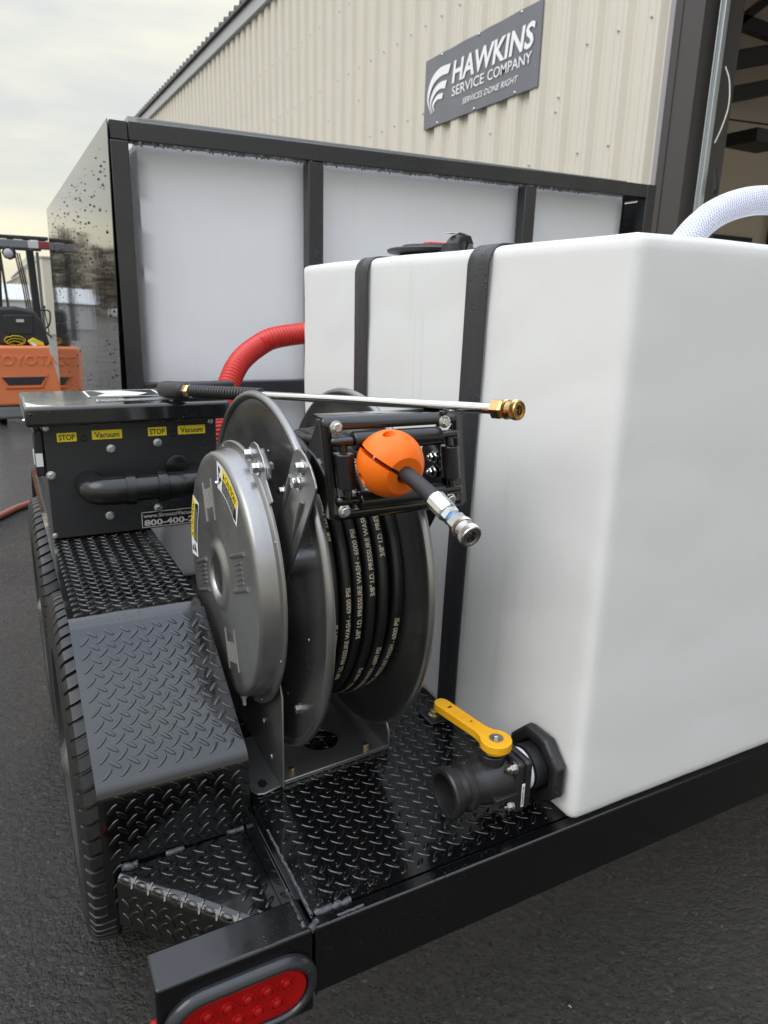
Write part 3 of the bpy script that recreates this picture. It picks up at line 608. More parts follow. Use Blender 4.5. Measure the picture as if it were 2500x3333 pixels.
# divider angle between fender side and deck
mb = MB().box(.255, .2585, .660, .89, DK-.05, DK+.006); mb.box(.2585, .268, .652, .89, DK-.02, DK-.014); mb.box(.268, .2715, .660, .89, DK-.02, DK+.002)
build('divider_angle', mb, BLACK, tr, bevel=.0012)
weld_line('weld_bead', [(.2715, .665, DK+.001), (.2715, .83, DK+.001)], .0022, tr, seed=3)
weld_line('weld_bead', [(.2565, .652, DK+.001), (.2565, .712, DK+.004)], .0026, tr, seed=4)
weld_line('weld_bead', [(.262, .647, DK-.003), (.274, .655, DK-.001)], .0045, tr, seed=5)
# side frame rails below
mb = MB().box(.262, .30, .70, 4.6, DK-.14, DK-.008); mb.box(.30, 2.1, 1.2, 1.26, DK-.12, DK-.008); mb.box(.30, 2.1, 2.6, 2.66, DK-.12, DK-.008); mb.box(2.1, 2.2, .665, 4.6, DK-.14, DK-.008)
build('frame_rail', mb, BLACK, tr, bevel=.003)
# tail lamp box
mb = MB().box(.080, .2665, .645, .700, DK-.125, DK); lb = build('lamp_box', mb, BLACK, tr, bevel=.004, seg=3)
weld_line('weld_bead', [(.268, .6435, DK-.004), (.268, .6435, DK-.10)], .0016, lb, seed=6, m_=BLACK)
# gusset step plate
A = (.081, .884); B_ = (.2545, .888); C_ = (.2545, .702); D_ = (.236, .705); ZG = DK-.034
mb = MB().prism([(A[0], A[1], ZG-.006), (D_[0], D_[1], ZG-.006), (C_[0], C_[1], ZG-.006), (B_[0], B_[1], ZG-.006)], (0, 0, .006)); gp = build('gusset_plate', mb, PLATE, tr, smooth=0)
def in_g(x, y):
    X_ = .081+x; Y_ = .702+y
    t_ = (X_-A[0])/(D_[0]-A[0]); yl = A[1]+t_*(D_[1]-A[1]); return Y_ > yl+.016 and X_ < .25
lugs(gp, (.081, .702, ZG), (1, 0, 0), (0, 1, 0), in_g, .18, .19, PLATE)
# rounded fold along A-D with skirt
va = Vector((A[0], A[1], ZG)); vd = Vector((D_[0], D_[1], ZG)); dr = (vd-va).normalized(); nn = Vector((-dr.y, dr.x, 0)); nn = -nn if nn.y > 0 else nn
mb = MB(); prof = [(0, 0)]+[(.014*sin(a), -.014+.014*cos(a)) for a in [i*pi/2/6 for i in range(1, 7)]]+[(.014, -.080)]
for p0 in (va, vd):
    pass
k = len(prof); vs = [va+nn*a+Vector((0, 0, b)) for a, b in prof]+[vd+nn*a+Vector((0, 0, b)) for a, b in prof]
mb.add(vs, [(i, i+1, k+i+1, k+i) for i in range(k-1)]); fo = build('folded_edge', mb, PLATE, tr, smooth=60)
L_ = (vd-va).length; mb = MB(); i = 0; s_ = .012
o2 = [(-.5, -.2), (-.25, -.45), (.25, -.45), (.5, -.2), (.5, .2), (.25, .45), (-.25, .45), (-.5, .2)]
def fold_pt(s, t, hgt):          # s along, t around arc (0..1 -> top..front)
    a = t*pi/2; a = max(-.2, min(pi/2+.4, a)); rr = .014+hgt
    return va+dr*s+nn*(rr*sin(a))+Vector((0, 0, -.014+rr*cos(a)))
while s_ < L_-.01:
    Lx, Wy = (.018, .42) if i % 2 == 0 else (.005, 1.05)
    vs = [fold_pt(s_+a*Lx, .5+b*Wy, 0) for a, b in o2]+[fold_pt(s_+a*Lx*.75, .5+b*Wy*.75, .0013) for a, b in o2]
    mb.add(vs, [(q, (q+1) % 8, (q+1) % 8+8, q+8) for q in range(8)]+[tuple(range(8, 16))]); s_ += .0135; i += 1
build('tread_lugs', mb, PLATE, fo, smooth=60, kind='stuff')
lugs(fo, vd+nn*.0141+Vector((0, 0, -.014)), -dr, (0, 0, -1), lambda x, y: True, L_, .066, PLATE)
weld_line('weld_bead', [A+(ZG+.004,), (A[0]+.02, A[1]-.001, ZG+.003)], .005, gp, seed=7)
weld_line('weld_bead', [(.140, .887, ZG+.002), (.165, .887, ZG+.002)], .004, gp, seed=9)
weld_line('weld_bead', [(.228, .889, ZG+.002), (.253, .889, ZG+.002)], .004, gp, seed=10)
# fender
FLX, FRX, FT = .057, .265, .708
Zc = FT; path = [(1, 0, .89, .36), (0, 0, .89, .5575)]
prof = [(.89, .36), (.89, .547), (.8915, .553), (.896, .560)]            # rear face bottom to slope start (y,z)
s0 = (.899, .5635); s1 = (1.118, .698)
prof += [s0, s1, (1.130, .7045), (1.145, .7078), (1.16, .708), (2.30, .708), (2.32, .700), (2.62, .47)]
def thick(profile, x0, x1, t=.004):
    k = len(profile); mb_ = MB(); ins = []
    for i, (y, z) in enumerate(profile):
        a = profile[max(0, i-1)]; b = profile[min(k-1, i+1)]; d = Vector((b[0]-a[0], b[1]-a[1])).normalized(); ins.append((y+d.y*t, z-d.x*t))
    vs = [(x, y, z) for x in (x0, x1) for (y, z) in profile]+[(x, y, z) for x in (x0, x1) for (y, z) in ins]
    fs = []
    for i in range(k-1): fs += [(i, i+1, k+i+1, k+i), (2*k+i, 3*k+i, 3*k+i+1, 2*k+i+1), (i, 2*k+i, 2*k+i+1, i+1), (k+i, k+i+1, 3*k+i+1, 3*k+i)]
    fs += [(0, k, 3*k, 2*k), (k-1, 3*k-1, 4*k-1, 2*k-1)]
    return mb_.add(vs, fs)
fn = build('fender', thick(prof, FLX, FRX, .0045), PLATE, tr, smooth=50)
# inner side wall of fender
mb = MB().yz([(.893, .47), (.893, .549), (1.12, .700), (2.30, .705), (2.60, .47)], FRX-.006, FRX-.002); build('fender_side', mb, PLATE, fn, smooth=0)
us = Vector((0, s1[0]-s0[0], s1[1]-s0[1])); Ls = us.length
lugs(fn, (FLX+.001, .8895, .37), (1, 0, 0), (0, 0, 1), lambda x, y: not (y < .075 and x > .03 and y < ZG-.37+.01), .206, .184, PLATE)
lugs(fn, (FLX+.001, s0[0], s0[1]+.0001), (1, 0, 0), us, lambda x, y: True, .206, Ls+.006, PLATE)
lugs(fn, (FLX+.001, 1.145, .7081), (1, 0, 0), (0, 1, 0), lambda x, y: True, .206, 1.12, PLATE)
# wheels
TC = [-1, -.96, -.88, -.70, -.66, -.62, -.25, -.21, -.17, .17, .21, .25, .62, .66, .70, .88, .96, 1]
def tyre_mesh(cx, cy, cz, R, W_):
    # cross section from outer bead to inner bead; x across
    sec = [(-.78, .60), (-.98, .66), (-1.0, .78), (-.985, .88), (-.95, .94)]
    tread = [(-.88, .975), (-.80, .985), (-.60, .993), (-.55, .993), (-.54, .968), (-.47, .968), (-.46, .995), (-.08, 1), (-.07, .972), (.07, .972), (.08, 1), (.46, .995), (.47, .968), (.54, .968), (.55, .993), (.60, .993), (.80, .985), (.88, .975)]
    sec2 = [(.95, .94), (.985, .88), (1.0, .78), (.98, .66), (.78, .60)]
    allp = sec+tread+sec2; k = len(allp); P = 76; offs = (0, .74, .80, .94); n = P*4; vs = []; fs = []
    for i in range(n):
        th = 2*pi*((i//4)+offs[i % 4])/P
        for q, (a, r) in enumerate(allp):
            rr = r; t2 = th
            if 4 <= q <= k-5:
                t2 = th+.028*sin(a*5)+(.010 if q > k//2 else 0)
                if i % 4 >= 2 and .10 < abs(a) < .99 and r > .93: rr = r-.020
            if q in (2, 3) and i % 4 >= 2: rr = r-.0015
            vs.append((cx+a*W_/2, cy+rr*R*cos(t2), cz+rr*R*sin(t2)))
    for i in range(n):
        j = (i+1) % n
        for q in range(k-1): fs.append((i*k+q, j*k+q, j*k+q+1, i*k+q+1))
    return MB().add(vs, fs)
def wheel(cy, R=.318):
    cx = .130; W_ = .192; cz = GZ+R*.985
    rim = build('wheel', MB().lathe((cx-W_/2+.012, cy, cz), (1, 0, 0), [(0, .208), (.004, .213), (.012, .205), (.016, .195), (.05, .18), (.055, .12), (.03, .07), (.03, .0001)], 48), mat('black_wheel_rim', (.012, .012, .013), .22, coat=.4), tr)
    ty = build('tyre', tyre_mesh(cx, cy, cz, R, W_), TYRE, rim, smooth=28)
    build('hub_cap', MB().lathe((cx-W_/2+.03, cy, cz), (-1, 0, 0), [(-.02, .05), (.02, .045), (.035, .02), (.036, .0001)], 20), ZINC, rim)
    return rim
wheel(1.30); wheel(2.06)
for y in (1.30, 2.06): build('axle', MB().cyl((.2, y, .36), (2.0, y, .36), .03), BLACK, tr)

# tail lamp (part of trailer, lens and grommet as sub-parts)
def oval(cx, cz, w2, h2, y, n=14):        # stadium outline in xz
    pts = []
    for s in (1, -1):
        for i in range(n+1):
            a = -pi/2+pi*i/n if s > 0 else pi/2+pi*i/n
            pts.append((cx+s*(w2-h2)+h2*cos(a), y, cz+h2*sin(a)))
    return pts
LCX, LCZ = .1755, DK-.0665
def oval_loft(rings):
    vs = []; fs = []; k = None
    for (w2, h2, y) in rings:
        p = oval(LCX, LCZ, w2, h2, y); k = len(p); vs += p
    for r in range(len(rings)-1):
        for i in range(k): j = (i+1) % k; fs.append((r*k+i, r*k+j, (r+1)*k+j, (r+1)*k+i))
    fs.append(tuple(range(k))[::-1]); fs.append(tuple((len(rings)-1)*k+i for i in range(k)))
    return MB().add(vs, fs)
gr = build('lamp_grommet', oval_loft([(.0925, .0465, .646), (.0935, .0475, .642), (.0925, .0465, .638), (.0895, .0435, .6345), (.0855, .0395, .632), (.0825, .0365, .6315), (.0800, .034, .6335), (.0795, .0335, .643)]), GROM, lb, smooth=50)
ln = build('lamp_lens', oval_loft([(.0785, .0325, .642), (.0785, .0325, .6385), (.0765, .0305, .6362), (.071, .025, .6357), (.068, .022, .6362)]), REDL, lb, smooth=35)
mb = MB()
for r_, zz in ((0, .0118), (1, -.0118)):
    for i in range(5):
        x = LCX-.0485+i*.0235+(.006 if r_ == 0 else -.006); c = (x, .6362, LCZ+zz)
        mb.lathe(c, (0, -1, 0), [(0, .0098), (.0022, .0092), (.0022, .0072), (.0006, .0066), (.0022, .0048), (.0034, .0022), (.0036, .0001)], 22)
build('lens_ring', mb, REDL, lb, smooth=35)
mk = build('marker_lamp', MB().lathe((.0805, .667, DK-.082), (-1, 0, 0), [(0, .014), (.003, .0135), (.007, .010), (.009, .005), (.0095, .0001)], 24), REDL, lb)

# ================================================================== REAR TANK
TX0, TX1, TY0, TY1, TZ = .672, 1.66, .648, 1.694, 1.285
tk = thing('rear_water_tank', 'big white plastic water tank strapped down on the rear right of the trailer deck', 'tank', (1.15, 1.17, DK))
def bulged_box(x0, x1, y0, y1, z0, z1, n=26, r=.03, bulge=.006, seed=1, crown=.010):
    bm = bmesh.new(); rnd = random.Random(seed)
    bmesh.ops.create_cube(bm, size=1)
    bmesh.ops.subdivide_edges(bm, edges=bm.edges[:], cuts=n, use_grid_fill=True)
    cx, cy, cz = (x0+x1)/2, (y0+y1)/2, (z0+z1)/2; hx, hy, hz = (x1-x0)/2, (y1-y0)/2, (z1-z0)/2
    V = []
    for v in bm.verts:
        q = [v.co.x*2, v.co.y*2, v.co.z*2]
        # concentrate vertices near the edges
        q = [math.copysign(1-(1-abs(c))**1.0, c) for c in q]
        p = Vector((q[0]*hx, q[1]*hy, q[2]*hz))
        core = Vector((max(-hx+r, min(hx-r, p.x)), max(-hy+r, min(hy-r, p.y)), max(-hz+r, min(hz-r, p.z))))
        d = p-core
        if d.length > 1e-9: p = core+d.normalized()*r
        fx = (1-(p.x/hx)**2); fy = (1-(p.y/hy)**2); fz = (1-(p.z/hz)**2)
        wob = .0006*(sin(p.x*23+p.z*9)+sin(p.y*19+p.z*13+2)+sin(p.z*31+p.y*7))
        if abs(q[0]) > .999: p.x += math.copysign(bulge*fy*fz+wob, q[0])
        if abs(q[1]) > .999: p.y += math.copysign(bulge*fx*fz+wob, q[1])
        if q[2] > .999: p.z += crown*fx*fy+wob
        v.co = p+Vector((cx, cy, cz))
    bm.normal_update(); vs = [v.co.copy() for v in bm.verts]; bm.verts.index_update(); fs = [tuple(l.vert.index for l in f.loops) for f in bm.faces]; bm.free()
    return MB().add(vs, fs)
build('tank_body', bulged_box(TX0, TX1, TY0, TY1, DK+.002, TZ, n=80, r=.013, bulge=.001, crown=.008), POLY, tk, smooth=80)
build('mould_seam', MB().box(TX0-.0016, TX0+.002, 1.122, 1.126, DK+.03, TZ-.03), POLY, tk, bevel=.0008)
build('mould_seam', MB().box(TX0-.0014, TX0+.002, 1.150, 1.153, DK+.03, TZ-.03), POLY, tk, bevel=.0008)
# filler neck with lid (children of the tank), elbow vent
LC = Vector((.91, 1.47, 1.284))
build('filler_neck', MB().lathe(LC, (0, 0, 1), [(-.005, .085), (.012, .083), (.014, .088), (.018, .083), (.022, .088), (.026, .083)], 40), RUB, tk)
lid = build('filler_lid', MB().lathe(LC+Vector((0, 0, .026)), (0, 0, 1), [(0, .10), (.002, .113), (.008, .115), (.011, .108), (.011, .085), (.018, .08), (.018, .0001)], 48), RUB, tk)
mb = MB().box(LC.x-.035, LC.x+.06, LC.y-.02, LC.y+.01, LC.z+.044, LC.z+.052); build('red_vent_cap', mb, mat('red_plastic_cap', (.6, .03, .02), .4), lid, bevel=.003)
E0 = Vector((.822, 1.27, 1.286))
el = build('vent_elbow', MB().lathe(E0, (0, 0, 1), [(-.004, .036), (.006, .036), (.008, .03), (.016, .028), (.016, .024), (.03, .022)], 32), PLAST, tk)
mb = MB().tube(smoothpath([E0+Vector((0, 0, .010)), E0+Vector((0, 0, .022)), E0+Vector((.012, .01, .032)), E0+Vector((.04, .03, .034))], 5), .0165, 18); mb.lathe(E0+Vector((.028, .022, .034)), (.8, .6, .05), [(0, .021), (.028, .021), (.032, .016)], 8); build('elbow_body', mb, PLAST, el, smooth=35)
build('data_plate', MB().box(E0.x-.012, E0.x+.008, E0.y-.004, E0.y+.018, E0.z+.050, E0.z+.051), LABW, el)
N0 = Vector((1.22, 1.50, 1.294))
build('manway_neck', MB().lathe(N0, (0, 0, 1), [(-.01, .165), (.01, .155), (.022, .135), (.034, .128)], 48), POLY, tk, smooth=60)
build('manway_lid', MB().lathe(N0+Vector((0, 0, .035)), (0, 0, 1), [(0, .12), (.004, .124), (.009, .12), (.009, .1), (.014, .09), (.014, .0001)], 48), RUB, tk)

# straps
STRAPM = mat('grey_black_strap_paint', (.032, .0325, .036), .4, drops=(150, .6, .0016), rn=(20, .08))
def strap(label, yt, yb, w_, foot=False):
    mid_t, mid_b = (yt+w_/2, yb+w_/2)
    st = thing('tank_strap', label, 'strap', (TX0-.03, mid_b, DK), 'black steel straps over the rear tank')
    def ring(z, y0): return y0+(mid_t-mid_b)*((z-DK)/(TZ-DK))
    mb_ = MB(); pts = [(TX0-.0085, DK+.004)]+[(TX0-.0085-.001*sin(t*7), DK+.004+(TZ-DK-.030)*t) for t in [i/14 for i in range(1, 15)]]
    pts += [(TX0+.020-.0285*cos(a), TZ-.026+.0305*sin(a)) for a in [i*pi/2/6 for i in range(1, 7)]]+[(TX0+.3, TZ+.011), (TX1-.02, TZ+.011)]
    k_ = len(pts); vs_ = []
    for (x, z) in pts:
        c = mid_b+(mid_t-mid_b)*((z-DK)/(TZ-DK))
        vs_ += [(x, c-w_/2, z), (x, c+w_/2, z)]
    fs_2 = [(2*i, 2*i+1, 2*i+3, 2*i+2) for i in range(k_-1)]
    mb_.add(vs_, fs_2); o_ = build('strap_band', mb_, STRAPM, st, smooth=50); sd_ = o_.modifiers.new('s', 'SOLIDIFY'); sd_.thickness = .003; sd_.offset = -1
    bv_ = o_.modifiers.new('bev', 'BEVEL'); bv_.width = .0008; bv_.limit_method = 'ANGLE'
    mb_ = MB().box(TX0-.052, TX0-.002, mid_b-w_/2+.004, mid_b+w_/2-.004, DK+.001, DK+.007); build('foot_tab', mb_, SATIN, st, bevel=.003, seg=3)
    bolt(st, (TX0-.030, mid_b, DK+.007), (0, 0, 1), .0085, YZINC)
    return st
strap('nearer black steel strap holding the white tank, its foot tab beside the yellow valve handle', .9255, .951, .056)
strap('farther black steel strap holding the white tank, its lower half hidden behind the hose reel', 1.330, 1.335, .056)

# clear braided hose
ch = thing('braided_hose', 'clear braided suction hose arching over the rear edge of the white tank', 'hose', (1.26, 1.12, TZ))
cp = smoothpath([(1.25, 1.1, 1.27), (1.262, 1.1, 1.32), (1.302, 1.1, 1.363), (1.355, 1.1, 1.398), (1.43, 1.1, 1.424), (1.514, 1.1, 1.436), (1.64, 1.1, 1.435), (1.78, 1.1, 1.40), (1.90, 1.1, 1.32), (1.93, 1.1, 1.22)], 9)
CR = .0285
CLR = bpy.data.materials.new('clear_pvc'); CLR.use_nodes = True; t_ = CLR.node_tree; b_ = t_.nodes['Principled BSDF']; mo_ = t_.nodes['Material Output']
b_.inputs['Base Color'].default_value = (.62, .65, .82, 1); b_.inputs['Roughness'].default_value = .12; b_.inputs['Coat Weight'].default_value = .6
tb_ = N(t_, 'ShaderNodeBsdfTransparent'); mx_ = N(t_, 'ShaderNodeMixShader'); mx_.inputs[0].default_value = .62
t_.links.new(tb_.outputs[0], mx_.inputs[1]); t_.links.new(b_.outputs[0], mx_.inputs[2]); t_.links.new(mx_.outputs[0], mo_.inputs[0])
build('hose_wall', MB().tube(cp, CR, 28, cap=False), CLR, ch, smooth=60)
build('inner_wall', MB().tube(cp, CR*.72, 24, cap=False), mat('hose_inner', (.55, .57, .68), .3), ch, smooth=60)
mb = MB(); P = [Vector(p) for p in cp]; cum = [0]
for a, b in zip(P[:-1], P[1:]): cum.append(cum[-1]+(b-a).length)
def at_len(s):
    i = 0
    while i < len(P)-2 and cum[i+1] < s: i += 1
    f_ = (s-cum[i])/max(1e-9, cum[i+1]-cum[i]); p = P[i].lerp(P[i+1], f_); t = (P[i+1]-P[i]).normalized(); return p, t
TL = cum[-1]; NS = 16; pitch = .105
for dirn in (1, -1):
    for k in range(NS):
        path = []; s = 0
        while s < TL:
            p, t = at_len(s); v = Vector((0, 1, 0)); u = t.cross(v).normalized(); a = 2*pi*k/NS+dirn*2*pi*s/pitch
            path.append(p+(u*cos(a)+v*sin(a))*(CR+.0004)); s += .006
        mb.tube(path, .0007, 4, cap=False)
build('braid', mb, mat('white_braid', (.85, .86, .95), .4), ch, kind='stuff')

# ================================================================== BALL VALVE
VY, VZ = .716, .537
vv = thing('ball_valve', 'black plastic ball valve with yellow lever at the foot of the white tank', 'valve', (.58, VY, DK))
def nv(*pr): return MB().lathe((.66, VY, VZ), (-1, 0, 0), pr, 44)
# octagonal bulkhead nut with cupped face
mb = MB().lathe((.668, VY, VZ), (-1, 0, 0), [(0, .056), (.008, .060), (.018, .059), (.022, .054), (.020, .040), (.012, .038)], 8, a0=pi/8); build('bulkhead_nut', mb, PLAST, vv, bevel=.002, smooth=30)
build('bulkhead_neck', nv((-.002, .034), (.030, .034), (.030, .031), (.036, .031)), PLAST, vv)
build('sealing_tape', nv((.033, .0315), (.041, .0315)), LABW, vv)
# square flange (two plates)
for x0, x1, s in ((.604, .618, .0385), (.589, .603, .040)):
    mb = MB().yz([(VY-s, VZ-s*1.02), (VY+s, VZ-s*1.02), (VY+s, VZ+s*1.02), (VY-s, VZ+s*1.02)], x0, x1); build('flange_plate', mb, PLAST, vv, bevel=.006, seg=4)
build('valve_body', MB().lathe((.592, VY, VZ), (-1, 0, 0), [(0, .036), (.010, .037), (.030, .0345), (.045, .031), (.050, .030), (.060, .030), (.063, .034), (.070, .0345), (.074, .029), (.082, .0285), (.086, .0345), (.097, .036), (.100, .034), (.100, .028), (.088, .026), (.060, .024), (.055, .0001)], 56), PLAST, vv, smooth=40)
mb = MB().lathe((.572, VY, VZ+.028), (0, 0, 1), [(0, .020), (.016, .019), (.017, .014), (.028, .0135)], 24); build('valve_bonnet', mb, PLAST, vv, bevel=.001); build('mounting_lug', MB().box(.552, .592, VY-.042, VY-.028, VZ-.012, VZ-.004), PLAST, vv, bevel=.001)
for dy, dz in ((-1, 1), (-1, -1), (1, 1), (1, -1)):
    bolt(vv, (.589, VY+dy*.030, VZ+dz*.031), (-1, 0, 0), .0075, NICKEL, nut=True, h=.006)
# label on flange side facing the rear
mb = MB().box(.596, .6065, VY-.0405, VY-.0400, VZ-.030, VZ+.006); lbv = build('paper_label', MB().box(.5975, .6025, VY-.0412, VY-.0402, VZ-.030, VZ+.008), LABW, vv, bevel=.0004)
mb = MB(); z = VZ-.027
while z < VZ+.004:
    hh = random.choice((.0005, .0009, .0013)); mb.add([(.598, VY-.0414, z), (.6012, VY-.0414, z), (.6012, VY-.0414, z+hh), (.598, VY-.0414, z+hh)], [(0, 1, 2, 3)]); z += hh+.0009
build('label_print', mb, INK, lbv, smooth=0)
# lever
HC = Vector((.572, VY-.006, .593)); HE = Vector((.549, .833, .597))
hd = (HE-HC); hl = hd.length; hd.normalize(); hn = Vector((-hd.y, hd.x, 0)).normalized()
ol = []
for i in range(19):       # around the hub end
    a = pi/2+.52+(pi*2-pi-1.04)*i/18; ol.append((cos(a)*.023, sin(a)*.023))
ol = [(cos(a)*.023, sin(a)*.023) for a in [radians(40)+(radians(320)-radians(40))*i/22 for i in range(23)]]
ol += [(.028, -.0118), (.04, -.0112)]+[(hl-.012+.012*cos(a), .0120*sin(a)) for a in [-pi/2+pi*i/10 for i in range(11)]]+[(.04, .0112), (.028, .0118)]
mb = MB().prism([HC+hd*a+hn*b for a, b in ol], (0, 0, .0135)); lv = build('lever', mb, YELLOW, vv, bevel=.0018, seg=3)
mb = MB().lathe(HC-Vector((0, 0, .006)), (0, 0, 1), [(0, .016), (.006, .0165)], 24); build('lever_boss', mb, YELLOW, lv)
build('lever_washer', MB().lathe(HC+Vector((0, 0, .0135)), (0, 0, 1), [(0, .0102), (.0012, .0102), (.0013, .0001)], 28), NICKEL, lv)
bolt(lv, HC+Vector((0, 0, .0148)), (0, 0, 1), .0052, NICKEL, flange=False, h=.0035)
# raised marks on the lever
mb = MB()
for s in (.042, .052, .062, .075): 
    c = HC+hd*s+Vector((0, 0, .0135)); mb.lathe(c, (0, 0, 1), [(0, .0048), (.0006, .0046), (.0006, .0032), (0, .003)], 14, close=False) if s in (.052,) else mb.prism([c+hd*.002-hn*.006, c+hd*.003-hn*.006, c+hd*.003+hn*.006, c+hd*.002+hn*.006], (0, 0, .0006))
mb.lathe(HC+hd*.098+Vector((0, 0, .0135)), (0, 0, 1), [(0, .0062), (.0006, .006), (.0006, .0045), (0, .0043)], 18)
build('raised_marks', mb, YELLOW, lv, smooth=30)

# ================================================================== CAGE
CX0, CX1, CY0, CY1 = .343, 2.46, 2.30, 4.70
cg = thing('tank_cage', 'black steel tube cage with a glossy black side panel around the big white tank', 'cage', (1.4, 3.5, DK))
def ztop(x): return 1.675+.0125*(x-CX0)
T = .050
CAGE = mat('black_cage_tube', (.020, .021, .0235), .30, rn=(12, .08), coat=.1, drops=(140, .3, .001), bump=(6, .15, .003))
def rail(name, x0, x1, y0, y1, z0, z1, m_=CAGE):   # slightly rising top rail
    vs = [(x0, y0, z0(x0)), (x1, y0, z0(x1)), (x1, y1, z0(x1)), (x0, y1, z0(x0)), (x0, y0, z1(x0)), (x1, y0, z1(x1)), (x1, y1, z1(x1)), (x0, y1, z1(x0))]
    return build(name, MB().add(vs, [(0,3,2,1),(4,5,6,7),(0,1,5,4),(1,2,6,5),(2,3,7,6),(3,0,4,7)]), m_, cg, bevel=.003)
rail('top_rail', CX0+T+.0015, CX1-T-.0015, CY0, CY0+T, lambda x: ztop(x)-T, ztop)
build('corner_cap', MB().box(CX0+.002, CX0+T, CY0+.002, CY0+T, ztop(CX0)-T+.001, ztop(CX0)-.001), CAGE, cg, bevel=.002)
build('post', MB().box(CX0, CX0+T, CY0, CY0+T, DK, ztop(CX0)-T-.001), CAGE, cg, bevel=.003)
build('post', MB().box(.935, .987, CY0+.002, CY0+T, DK, ztop(.95)-T-.001), CAGE, cg, bevel=.003)
build('post', MB().box(1.795, 1.847, CY0+.002, CY0+T, DK, ztop(1.8)-T-.001), CAGE, cg, bevel=.003)
build('post', MB().box(CX1-T, CX1, CY0, CY0+T, DK, ztop(CX1)), CAGE, cg, bevel=.003)
build('post', MB().box(CX1-T-.06, CX1-.065, CY0+.10, CY0+.15, DK, ztop(CX1)-.02), CAGE, cg, bevel=.003)
build('mid_rail', MB().box(CX0+T+.001, 1.79, CY0+.006, CY0+T-.004, .903, .951), CAGE, cg, bevel=.003)
rail('top_rail', CX0, CX0+T, CY0+T+.001, CY1, lambda x: ztop(x)-T, ztop)
rail('top_rail', CX1-T, CX1, CY0+T+.001, CY1, lambda x: ztop(x)-T, ztop)
rail('top_rail', CX0, CX1, CY1+.001, CY1+T, lambda x: ztop(x)-T, ztop)
build('post', MB().box(CX0, CX0+T, CY1+.001, CY1+T, DK, ztop(CX0)-T-.001), CAGE, cg, bevel=.003)
build('post', MB().box(CX1-T, CX1, CY1+.001, CY1+T, DK, ztop(CX1)-T-.001), CAGE, cg, bevel=.003)
build('side_panel', MB().box(CX1-.004, CX1+.001, CY0+T+.002, CY1, DK, ztop(CX1)-T-.004), CAGE, cg)
# glossy side sheet, leaning out very slightly at the foot
mb = MB(); vs = []; fs = []; ny, nz = 10, 10
for i in range(ny+1):
    for j in range(nz+1):
        y = CY0-.001+(CY1-CY0)*i/ny; z = DK-.02+(ztop(CX0)-.001-DK+.02)*j/nz; dx = -.0035-.020*(1-j/nz)
        vs.append((CX0+dx, y, z))
for i in range(ny):
    for j in range(nz): a = i*(nz+1)+j; fs.append((a, a+1, a+nz+2, a+nz+1))
o = build('side_panel', mb.add(vs, fs), PANELM, cg, smooth=0); s_ = o.modifiers.new('s', 'SOLIDIFY'); s_.thickness = .002; s_.offset = 0
def panel_x(z): return CX0-.0045-.020*(1-(z-DK+.02)/(ztop(CX0)-.001-DK+.02))-.0008
rnd = random.Random(21); mb = MB(); n_ = 0
while n_ < 520:
    y = CY0+.03+rnd.random()**1.0*2.32; z = rnd.uniform(.78, 1.63); f_ = (y-CY0)/2.35
    dens = math.exp(-((z-(1.56-.30*f_+.02))/.20)**2)*(.25+.75*f_)+.16+(.5 if f_ < .10 else 0)
    dens *= .35+.65*(sin(y*9+z*5)*sin(z*13+y*3)*.5+.5)
    if rnd.random() > dens: continue
    rr = rnd.choice((.0014, .0018, .0022, .0030, .0042)); hh = rr*.75; el_ = rnd.uniform(1, 1.5); k6 = 7
    vs = [(panel_x(z), y+rr*cos(2*pi*q/k6), z+rr*el_*sin(2*pi*q/k6)) for q in range(k6)]+[(panel_x(z)-hh*.7, y+rr*.6*cos(2*pi*q/k6), z+rr*el_*.6*sin(2*pi*q/k6)-rr*.15) for q in range(k6)]+[(panel_x(z)-hh, y, z-rr*.2)]
    mb.add(vs, [(q, (q+1) % k6, (q+1) % k6+k6, q+k6) for q in range(k6)]+[(q+k6, (q+1) % k6+k6, 2*k6) for q in range(k6)]); n_ += 1
build('rain_drops', mb, mat('dark_water_drop', (.012, .012, .012), .04, spec=.6), cg, smooth=80, kind='stuff')
build('bounce_sheet', MB().box(CX0+.006, CX0+.010, CY0+T+.01, CY1, DK, ztop(CX0)-T-.01), mat('pale_bounce_sheet', (.6, .58, .54), .5), cg, smooth=0)  # added pale sheet, bounces light onto the cage tank's left face
# thin aluminium sheet lying on top of the cage
vs = []
mb = MB().add([(.405, CY0+.06, 1.697), (2.35, CY0+.06, 1.712), (2.35, 2.6, 1.712), (.405, 2.6, 1.697), (.405, CY0+.06, 1.70), (2.35, CY0+.06, 1.715), (2.35, 2.6, 1.715), (.405, 2.6, 1.70)], [(0,3,2,1),(4,5,6,7),(0,1,5,4),(1,2,6,5),(2,3,7,6),(3,0,4,7)])
mb.box(.405, .43, CY0+.06, 2.6, ztop(.4)-.002, 1.697)
build('roof_sheet', mb, mat('dull_aluminium', (.42, .43, .43), .4, metal=.8), cg, smooth=0)
# rain drops hanging under the top rail
rnd = random.Random(8); mb = MB(); x = CX0+T+.01
while x < CX1-.3:
    r = rnd.choice((.002, .0028, .0035, .0042)); zz = ztop(x)-T-.001; mb.lathe((x, CY0+.010+rnd.uniform(-.006, .02), zz+.001), (0, 0, -1), [(0, r*1.3), (r*.8, r*1.1), (r*1.6, r*.8), (r*2.1, r*.3), (r*2.2, .0001)], 8)
    x += rnd.uniform(.002, .008)
build('hanging_drops', mb, SEALG, cg, smooth=60, kind='stuff')
